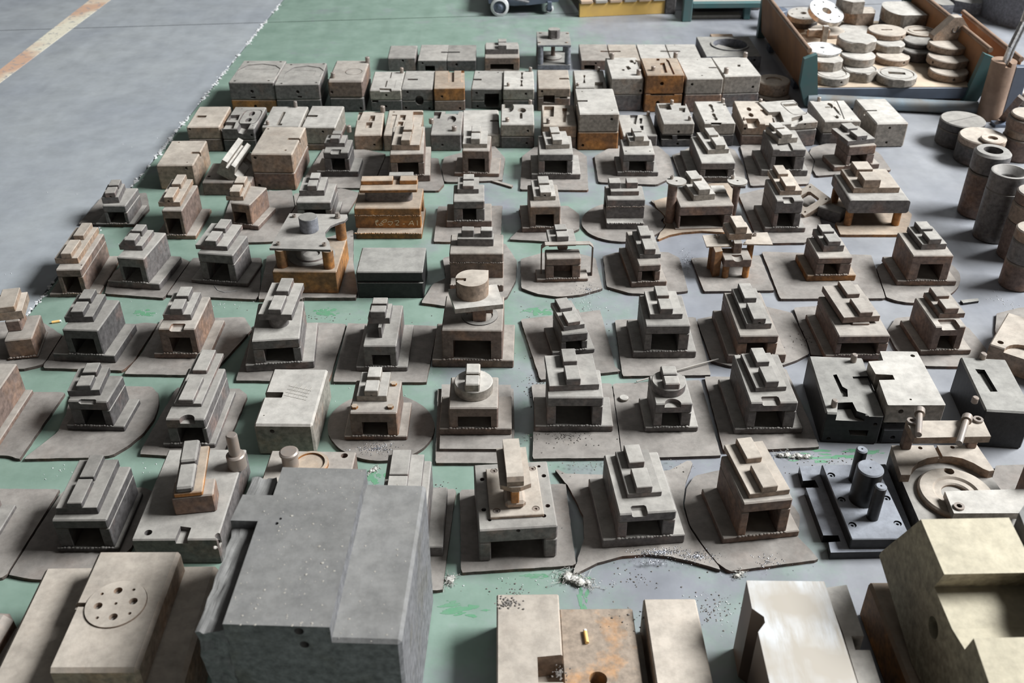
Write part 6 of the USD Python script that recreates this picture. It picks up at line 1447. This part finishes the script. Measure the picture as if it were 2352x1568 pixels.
part(t, 'block_body', tri(Manifold.extrude(cs, .05).rotate((90, 0, 0)).translate((0, .05, -tg.bounds[1]))), 'buff')
part(t, 'stamped_mark', trimesh.util.concatenate([tube([np.array([wt * .47 + .011 * math.cos(a), -.0005, ht * .45 + .012 * math.sin(a)]) for a in np.linspace(2.4, 6.2, 9)], .0022, 6), tube([np.array([wt * .47 + .012, -.0005, ht * .45 - .012]), np.array([wt * .47 + .014, -.0005, ht * .45 + .016])], .0022, 6)]), 'dark')
# flanges leaning at the rear left, and the pieces behind
def tiltdisc(label, mat, xc, yc, rp, z, pitch, roll, th, holes, hole, name='flange'):
    c_ = at(xc, yc, z); r = rp * crop[2] * depth_of(c_) / F
    m = Manifold.revolve(CrossSection([np.array([(0, 0), (r - .002, 0), (r, .002), (r, th - .002), (r - .002, th), (0, th)])]), 56) - cyl_m(0, 0, -1, 1, r * hole)
    for k in range(holes): m = m - cyl_m(r * .74, 0, -1, 1, r * .065, seg=14).rotate((0, 0, 40 + 360 / holes * k))
    mm = tri(m); mm.apply_translation((0, 0, -th)); mm.apply_transform(trimesh.transformations.euler_matrix(pitch, roll, 0, 'sxyz'))
    t = thing(name, label, 'flange', c_); part(t, 'flange_body', mm, mat, smooth=30)
_, _, _, zz = disc('dark disc under the duller flange at the rear left of the tray', 'dark', 400, 165, 130, 262, zt + e)
tiltdisc('duller flange with bolt holes, leaning half under the brightest one in the tray', 'pale', 405, 115, 138, zz + .045, .10, -.04, .026, 5, .2)
tiltdisc('brightest shiny flange with bolt holes, tilted at the rear left of the tray', 'bright', 612, 95, 160, zz + .105, .36, .22, .026, 6, .28)
_, _, _, zz = disc('brown disc with a side hole behind the flat grey disc in the tray', 'buff', 615, 262, 150, 345, zt + e, feats=[('side', -62, .5, .006)])
t = thing('t_bar', 'upright square bar with a cross arm standing behind the flat grey disc in the tray', 'bar', at(578, 385, zz + e))
part(t, 'upright', rbox(-.013, .013, -.01, .012, 0, .085, c=.001), 'pale'); part(t, 'cross_arm', rbox(-.075, .028, .0122, .035, .030, .062, c=.002), 'buff')
def hexish(label, mat, bl, yt, back, name='shaped_block', z0=zt + e, cut=.3, **k):
    fr, w, z, d = fit_block(bl, yt, back, z0)
    t = thing(name, label, 'block', fr.o, fr.yaw)
    m = Manifold.hull_points(np.array([(x, y, zz) for zz in (0, z) for x, y in ((w * cut, 0), (w * (1 - cut * .4), 0), (w, d * .4), (w, d), (0, d), (0, d * .45))]))
    for f in k.get('feats', ()):
        q = fr.front(f[0], f[1]); m = m - ycyl_m(q[0], q[2], -.02, .04, f[2])
    part(t, 'block_body', tri(m), mat)
_, _, _, zz = disc('pale disc with a side hole behind the second pile in the tray', 'pale', 870, 255, 150, 330, zt + e, feats=[('side', -52, .6, .006)])
hexish('two-tone faceted block behind the second pile in the tray', 'buff', (790, 225, 1045, 225), 118, (920, 60), z0=zz + e)
hexish('pale wedge-shaped block at the rear of the tray, right of the brightest flange', 'pale', (770, 130, 950, 120), 20, (860, -40), z0=zt + .12)
# D-shaped half drum
fr, w, z, d = fit_block((1200, 245, 1475, 240), 135, (1330, 10), zt + .05)
t = thing('half_drum', 'large D-shaped block with a flat milled side at the rear of the tray', 'block', fr.o, fr.yaw)
dp = Polygon([(0, d * .5)] + [(w * .28 - w * .28 * math.sin(a) * 1.3, d * .5 - d * .5 * math.cos(a)) for a in np.linspace(0, math.pi, 14)] + [(w, d), (w, 0)]).convex_hull
part(t, 'block_body', tri(prism_m(dp.exterior.coords[:-1], -.0, z)), 'pale'); part(t, 'foot_block', rbox(w * .1, w * .9, .01, d - .01, -.05 + e, -.0003, c=.002), 'dark')
# ------------------------------------------------------------------ lifting post with its rod, brace, pipe
R('P4')
c_ = at(2010, 1085, 0); h = .05
q = at(2075, 1080, 0); r = 104 * crop[2] * depth_of(c_) / F
while (proj((q[0], q[1] + r, h))[1] - crop[1]) / crop[2] > 535: h += .002
t = thing('lifting_post', 'thick rust brown steel post with a bright bent rod rising from its top', 'post', (q[0], q[1] + r, 0))
m = cyl_m(0, 0, 0, h, r, seg=40) - box_m(-.012, .012, -1, -r * .3, h - .015, 1)
part(t, 'post_body', tri(m), 'rail', smooth=30)
w0 = np.array([q[0], q[1] + r, 0]); up = [np.array([-.004, -.01, h - .02]), np.array([.004, -.01, h + .06]), np.array([.03, 0, h + .16]), np.array([.045, .01, h + .34])]
part(t, 'rod', tube(up, .011, 12), 'bright', smooth=30); part(t, 'thin_rod', tube([u + np.array([.016, -.004, 0]) for u in up], .0055, 10), 'bright', smooth=30)
FOOT.append((str(t.GetPath()), Point(w0[0], w0[1]).buffer(r)))
a, b_ = at(440, 885, .028), at(1935, 955, .028)
t = thing('floor_pipe', 'worn pale blue pipe lying on the floor in front of the steel tray', 'pipe')
v = (b_ - a); part(t, 'pipe_body', tube([a, b_], .0278, 28), 'blue', smooth=30)
FOOT.append((str(t.GetPath()), Polygon([a[:2] + (0, .03), b_[:2] + (0, .03), b_[:2] - (0, .03), a[:2] - (0, .03)])))
a, b_ = at(2160, 1060, .012), at(2330, 860, .17)
t = thing('angle_brace', 'dark red slanted brace beside the brown lifting post', 'brace')
u = (b_ - a) / np.linalg.norm(b_ - a)
mm = trimesh.creation.box([float(np.linalg.norm(b_ - a)), .03, .012]); T = trimesh.geometry.align_vectors([1, 0, 0], u); T[:3, 3] = (a + b_) / 2; mm.apply_transform(T); part(t, 'brace_body', mm, 'brown')
part(t, 'brace_foot', trimesh.creation.box([.16, .05, .012], transform=trimesh.transformations.translation_matrix((a[0] + .03, a[1] - .03, .0065))), 'cartblue')
# second tray board and post on its far right
z1 = .24
a, b_ = at(2330, 525, z1), at(1815, 105, z1)
t = thing('side_gate', 'second rusty board with a tube edge, right of the tray, on a dark blue post', 'gate')
v = (b_ - a) / np.linalg.norm(b_ - a); L = float(np.linalg.norm(b_ - a)); nn = np.array([-v[1], v[0], 0]); 
mm = rbox(0, L, -.003, .003, -.16, 0, c=.001); T = np.eye(4); T[:3, 0] = v; T[:3, 1] = nn; T[:3, 3] = a; mm.apply_transform(T); part(t, 'board', mm, 'board')
part(t, 'edge_tube', tube([a, b_], .011, 14), 'rail', smooth=30)
part(t, 'gate_post', rbox(a[0] - .03, a[0] + .03, a[1] - .035, a[1] - .004, 0, z1 - .02, c=.003), 'cartblue')
part(t, 'gate_post', rbox(b_[0] - .02, b_[0] + .02, b_[1] + .004, b_[1] + .03, 0, z1 - .02, c=.003), 'cartblue')
# ------------------------------------------------------------------ far background
hexish('blue-grey hexagonal block behind the tray, right of centre', 'bluegrey', (1560, 125, 1740, 122), 45, (1600, -20), z0=0, name='hex_block')
hexish('darker long faceted block with a round hole behind the tray', 'bluegrey', (1755, 130, 2105, 128), 30, (1900, -30), z0=0, name='hex_block', feats=[(1780, 55, .012)])
disc('grey drum stump behind the left side of the tray', 'cartblue', 180, 80, 85, 285, 0, name='drum_stump', cat='drum')
a = at(2330, 290, 0)
t = thing('machine_base', 'grey round machine base with a lug at the upper right edge', 'machine', (a[0] + .16, a[1] + .27, 0))
part(t, 'base_drum', lathe([(0, 0), (.26, 0), (.26, .16), (.22, .18), (.2, .18), (.19, .165), (0, .165)], 56), 'bluegrey', smooth=30)
part(t, 'lug', tri(cyl_m(-.27, -.02, .12, .165, .035) - cyl_m(-.27, -.02, -1, 1, .014)), 'bluegrey', smooth=30)
part(t, 'bar', tube([np.array([-.12, -.26, .14]), np.array([.3, -.27, .14])], .018, 16), 'white', smooth=30)
FOOT.append((str(t.GetPath()), Point(a[0], a[1] + .25).buffer(.3)))
R('P6')
# cart on wheels
g = lambda x, y: at(x, y, 0)
a = g(148, 118); zr = .057
t = thing('hand_cart', 'blue-grey hand cart on one big white-tyred and one small wheel at the top edge', 'cart', (a[0], a[1], 0))
def wheel(x, y, r, wd, big):
    m = lathe([(r * .72, -wd / 2), (r, -wd / 2 + .004), (r, wd / 2 - .004), (r * .72, wd / 2)], 40); m.apply_transform(trimesh.transformations.rotation_matrix(math.pi / 2, (1, 0, 0))); m.apply_translation((x, y, r))
    wp = part(t, 'wheel', m, 'white', 'white wheel tyre', smooth=30)
    m = lathe([(0, -wd * .35), (r * .73, -wd * .35), (r * .73, wd * .2), (r * .45, wd * .3), (r * .2, wd * .55), (0, wd * .55)], 32); m.apply_transform(trimesh.transformations.rotation_matrix(math.pi / 2, (1, 0, 0))); m.apply_translation((x, y, r))
    part(wp, 'hub', m, 'cartblue', smooth=30)
R1 = 64 * crop[2] * depth_of(a) / F
wheel(0, R1 * .3, R1, .035, True)
b_ = g(500, 98); R2 = 30 * crop[2] * depth_of(b_) / F
wheel(b_[0] - a[0], b_[1] - a[1] + .02, R2, .025, False)
wb = b_[0] - a[0]
part(t, 'chassis', tri(Manifold.hull_points(np.array([(x, y, z) for y in (.055, .42) for x, z in ((-.06, R1 * 1.1), (.08, R1 * .85), (wb * .6, R1 * .95), (wb + .05, R1 * 1.3), (wb + .06, R1 * 2.2), (-.07, R1 * 2.4))]))), 'cartblue')
part(t, 'handle_bar', tube([np.array([.03, .04, R1 * 1.9]), np.array([.16, .045, R1 * 1.3])], .007, 10), 'bluegrey')
part(t, 'fork', rbox(-.02, .02, .024, .056, R1 * .8, R1 * 1.6, c=.003), 'cartblue'); part(t, 'fork', rbox(wb - .012, wb + .012, .03, .056, R2 * 1.2, R1 * 1.4, c=.002), 'cartblue')
FOOT.append((str(t.GetPath()), Polygon([(a[0] - .1, a[1] - .03), (b_[0] + .1, a[1] - .03), (b_[0] + .1, a[1] + .45), (a[0] - .1, a[1] + .45)])))
# yellow pallet
a, b_ = g(714, 124), g(1332, 97); fr = Frame(a, math.atan2(b_[1] - a[1], b_[0] - a[0])); w = float(np.linalg.norm(b_ - a)); hp = fr.front(720, 28)[2]
t = thing('pallet', 'yellow wooden pallet side with worn slats on top, at the top edge', 'pallet', fr.o, fr.yaw)
part(t, 'side_board', rbox(0, w, 0, .022, 0, hp, c=.002), 'yellow')
part(t, 'side_board', rbox(0, w, .38, .402, 0, hp, c=.002), 'yellow')
for k in range(6):
    x0 = w * (.01 + .165 * k); part(t, 'slat', rbox(x0, x0 + w * .135, -.008, .405, hp + .0003, hp + .016, c=.002), 'dustpale' if k % 2 else 'wood')
footprint(t, fr, 0, w, 0, .4)
# green bench frame
a, b_ = g(1445, 156), g(2090, 150); fr = Frame(a, math.atan2(b_[1] - a[1], b_[0] - a[0])); w = float(np.linalg.norm(b_ - a)); z0b, z1b = fr.front(1800, 60)[2], fr.front(1800, 22)[2]
t = thing('steel_bench', 'green painted steel bench frame at the top edge, right of the pallet', 'bench', fr.o, fr.yaw)
lw = fr.front(1510, 150)[0]
part(t, 'leg', rbox(0, lw, 0, .04, 0, z1b + .3, c=.003), 'teal'); q = fr.front(1890, 140)[0]; part(t, 'leg', rbox(q, q + lw * .7, .03, .07, 0, z0b, c=.003), 'teal')
part(t, 'rail', rbox(lw + .0003, w, .004, .04, z0b, z1b, c=.003), 'teal'); part(t, 'shelf', rbox(lw + .0003, w, .0405, .6, z1b - .012, z1b, c=.002), 'dustpale')
part(t, 'leg', rbox(0, lw, .56, .6, 0, z1b + .3, c=.003), 'teal'); part(t, 'leg', rbox(w - lw, w, .56, .6, 0, z1b - .013, c=.003), 'teal')
part(t, 'floor_strip', rbox(lw + .01, q - .01, .05, .11, 0, .02, c=.002), 'dustpale')
footprint(t, fr, 0, w, 0, .6)
t = thing('scrap_box', 'dark steel box standing under the green bench frame', 'box', fr.world((lw + .05, .2, 0)), fr.yaw)
part(t, 'box_body', rbox(0, w * .75, 0, .3, 0, z0b - .03, c=.006), 'dark')
t = thing('scrap_box', 'low dark box between the yellow pallet and the green bench', 'box', fr.world((-.075, .14, 0)), fr.yaw)
part(t, 'box_body', rbox(-.0, .06, 0, .2, 0, .1, c=.006), 'dark')

# ================================================================== loose bits
R('X')
def fluff(label, x, y, L, wd, ang, n, seed, z=0):
    r_ = np.random.default_rng(seed); out = []
    c_ = at(x, y, z); s = crop[2] * depth_of(c_) / F
    for k in range(n):
        u = r_.normal() * .36; rr = wd * s * r_.uniform(.18, .42)
        b = trimesh.creation.icosphere(2, rr); b.vertices *= 1 + (meshkit.fbm(b.vertices * 700 + k * 7, 3, seed)[:, None] - .5) * 1.1; b.apply_scale((1.2, 1, .75))
        b.apply_translation((u * L * s * math.cos(ang) + r_.normal() * wd * s * .15, u * L * s * math.sin(ang) + r_.normal() * wd * s * .2, rr * .7)); out.append(b)
    for k in range(n * 5):
        u = r_.normal() * .4; p0 = np.array([u * L * s * math.cos(ang), u * L * s * math.sin(ang), .004]); p = [p0]
        for j in range(4): p.append(p[-1] + r_.normal(size=3) * (.006, .006, .003) * (wd / 18)); p[-1][2] = max(p[-1][2], .001)
        out.append(tube(p, .0004, 4))
    t = thing('cotton_fluff', label, 'fluff', (c_[0], c_[1], z + .0002)); part(t, 'tuft', trimesh.util.concatenate(out), 'fluff', smooth=True)
fluff('biggest tuft of grey cotton fluff, by the tip of the star-shaped sheet', 1318, 1332, 50, 22, -.5, 16, 5)
fluff('long tuft of grey cotton fluff in front of the stepped pocket die', 1828, 1049, 62, 14, -.1, 14, 6)
fluff('small fluff tuft by the sheet edge in front of the tan two-pad die', 1700, 1318, 16, 12, .8, 6, 8)
fluff('small fluff tuft right of the die behind the huge grey block', 1034, 1334, 18, 14, 1.2, 7, 9)
fluff('loose whitish fluff right of the round holed-screw sheet, near the huge block', 860, 1080, 26, 10, .9, 7, 10)
fluff('little white crumb of fluff in front of the tall pinkish pair', 621, 442, 7, 7, .2, 4, 12)
fluff('fluff caught on the foot of the right end die of the third row', 2208, 792, 22, 10, 1.3, 6, 13)
for lab, x, y, ang, L, z in (('cork-tipped cigarette butt lying on the sunken middle of the brown slab', 1346, 1466, 1.65, .027, SLAB[1] - SLAB[1] + SLAB[2]), ('yellow cigarette butt on the green floor near the left edge', 129, 741, .3, .022, 0.0)):
    c_ = at(x, y, z); t = thing('cigarette_butt', lab, 'cigarette butt', (c_[0], c_[1], z + .0002), ang)
    part(t, 'filter', tri(Manifold.cylinder(L, .0038, .0038, 16).rotate((0, 90, 0)).translate((-L / 2, 0, .0038))), 'butt', smooth=30)
    part(t, 'ash_end', tri(Manifold.cylinder(.004, .0036, .0036, 16).rotate((0, 90, 0)).translate((L / 2, 0, .0038))), 'paper', smooth=30)
c_ = at(2122, 1102, BAR[1] * 0 + .055); t = thing('leaf_scrap', 'small torn yellow scrap beside the sunken ring', 'scrap', (c_[0], c_[1], .0532))
part(t, 'scrap_body', tri(prism_m([(-.008, -.002), (.004, -.006), (.009, .003), (.002, .004), (-.003, .009)], 0, .0012)), 'butt')
a, b_ = at(1462, 876, PT + .004), at(1650, 824, .02)
t = thing('steel_rod', 'thin straight rod slanting across the sheets behind the small round-disc die', 'rod'); part(t, 'rod_body', tube([a, b_], .0022, 10), 'pale', smooth=30)
wp = [at(x, y, PT + .001) for x, y in ((492, 656), (500, 666), (515, 671), (530, 669), (545, 667))]
t = thing('wire_offcut', 'bent bit of wire in front of the die with the crooked foot', 'wire'); part(t, 'wire_body', tube(wp, .0009, 6), 'bright')
for lab, pts in (('short dark flat strip on the floor left of the reddish crumbling die', ((1122, 414), (1175, 430), (1178, 426), (1126, 411))), ('black crumpled scrap strip on the floor right of the round sheet, fourth row end', ((2206, 690), (2246, 686), (2248, 692), (2212, 697))), ('rusty flat strip by the wide low die with capped posts', ((1495, 462), (1525, 487), (1530, 480), (1500, 459)))):
    q = [at(x, y, .006)[:2] for x, y in pts]; q = list(Polygon(q).convex_hull.exterior.coords[:-1])
    t = thing('flat_strip', lab, 'strip'); part(t, 'strip_body', tri(prism_m(q, .0002, .008) if 'crumpled' not in lab else prism_m(q, .0002, .008)), 'brown' if 'crumpled' not in lab else 'soot')
# swarf and grit: counts nobody could make
def scatter(name, label, cat, regs, m, seed, smin, smax, z=0.0):
    r_ = np.random.default_rng(seed); sp = []
    for x, y, wx, wy, n, zz in regs:
        for k in range(n):
            a = r_.uniform(0, 6.283); rr = abs(r_.normal()) * .55
            c_ = at(x + math.cos(a) * wx * rr, y + math.sin(a) * wy * rr, zz); sp.append((c_[0], c_[1], zz + .0001, r_.uniform(smin, smax)))
    return crumbs(name, label, cat, sp, m, seed=seed, flat=.6)
scatter('steel_swarf', 'bright steel swarf strewn on the star-shaped and round sheets', 'swarf', [(1520, 1268, 70, 10, 420, PT), (1600, 1278, 60, 16, 260, PT), (865, 1030, 55, 16, 260, PT), (1760, 1290, 60, 25, 70, PT), (1100, 1018, 60, 10, 50, PT), (1580, 600, 22, 30, 160, PT), (1350, 665, 35, 14, 110, PT), (1250, 1200, 30, 40, 60, PT), (1500, 1290, 60, 8, 120, PT)], 'swarf', 21, .0005, .0016)
scatter('dark_grit', 'dark grit and crumbs scattered on the floor and sheets of the front rows', 'grit', [(1640, 1400, 90, 60, 90, 0), (1450, 1330, 120, 40, 50, 0), (1180, 1360, 100, 40, 40, 0), (1300, 1000, 90, 30, 160, PT), (1420, 1070, 200, 20, 120, PT), (1000, 1130, 60, 40, 60, 0), (1240, 880, 60, 80, 130, 0), (1900, 1060, 160, 30, 70, 0), (1300, 760, 200, 160, 120, 0), (700, 730, 200, 20, 60, 0), (1850, 780, 60, 50, 60, PT)], 'grit', 22, .0006, .0022)
scatter('white_crumbs', 'white specks and crumbs scattered over the green floor and the lane', 'crumb', [(1350, 700, 120, 40, 40, 0), (300, 500, 300, 250, 50, 0), (1300, 1340, 200, 40, 40, 0), (1650, 1400, 100, 60, 30, 0), (500, 700, 300, 30, 40, 0), (900, 870, 200, 40, 40, 0), (200, 1070, 200, 40, 40, 0), (2300, 690, 60, 30, 30, 0)], 'white', 23, .0007, .0019)
fr, hs, hc = SLAB
scatter('slab_grit', 'bluish shavings gathered in the notch of the brown slab', 'swarf', [(1250, 1530, 18, 16, 120, .041), (1285, 1545, 20, 14, 60, hc), (1165, 1385, 30, 14, 90, hs), (1480, 1420, 120, 60, 60, hc)], 'grit', 24, .0008, .0026)
fr, h_r, h_l, xl_, w2_, dp_ = BIG
r_ = np.random.default_rng(31); sp = []
for k in range(300):
    y = dp_ * r_.uniform(0, 1) ** 1.6
    q = fr.world((r_.uniform(xl_ + .005, -.002), y, h_l)) if r_.uniform() < .8 else fr.world((r_.uniform(.01, w2_ - .006), y, h_r))
    sp.append((q[0], q[1], q[2] - .0003, abs(r_.normal()) * .0009 + .0003))
crumbs('dust_flakes', 'pale dust flakes lying on the huge stepped grey block', 'dust', sp, 'dustpale', seed=31, flat=.35)
build_plates()
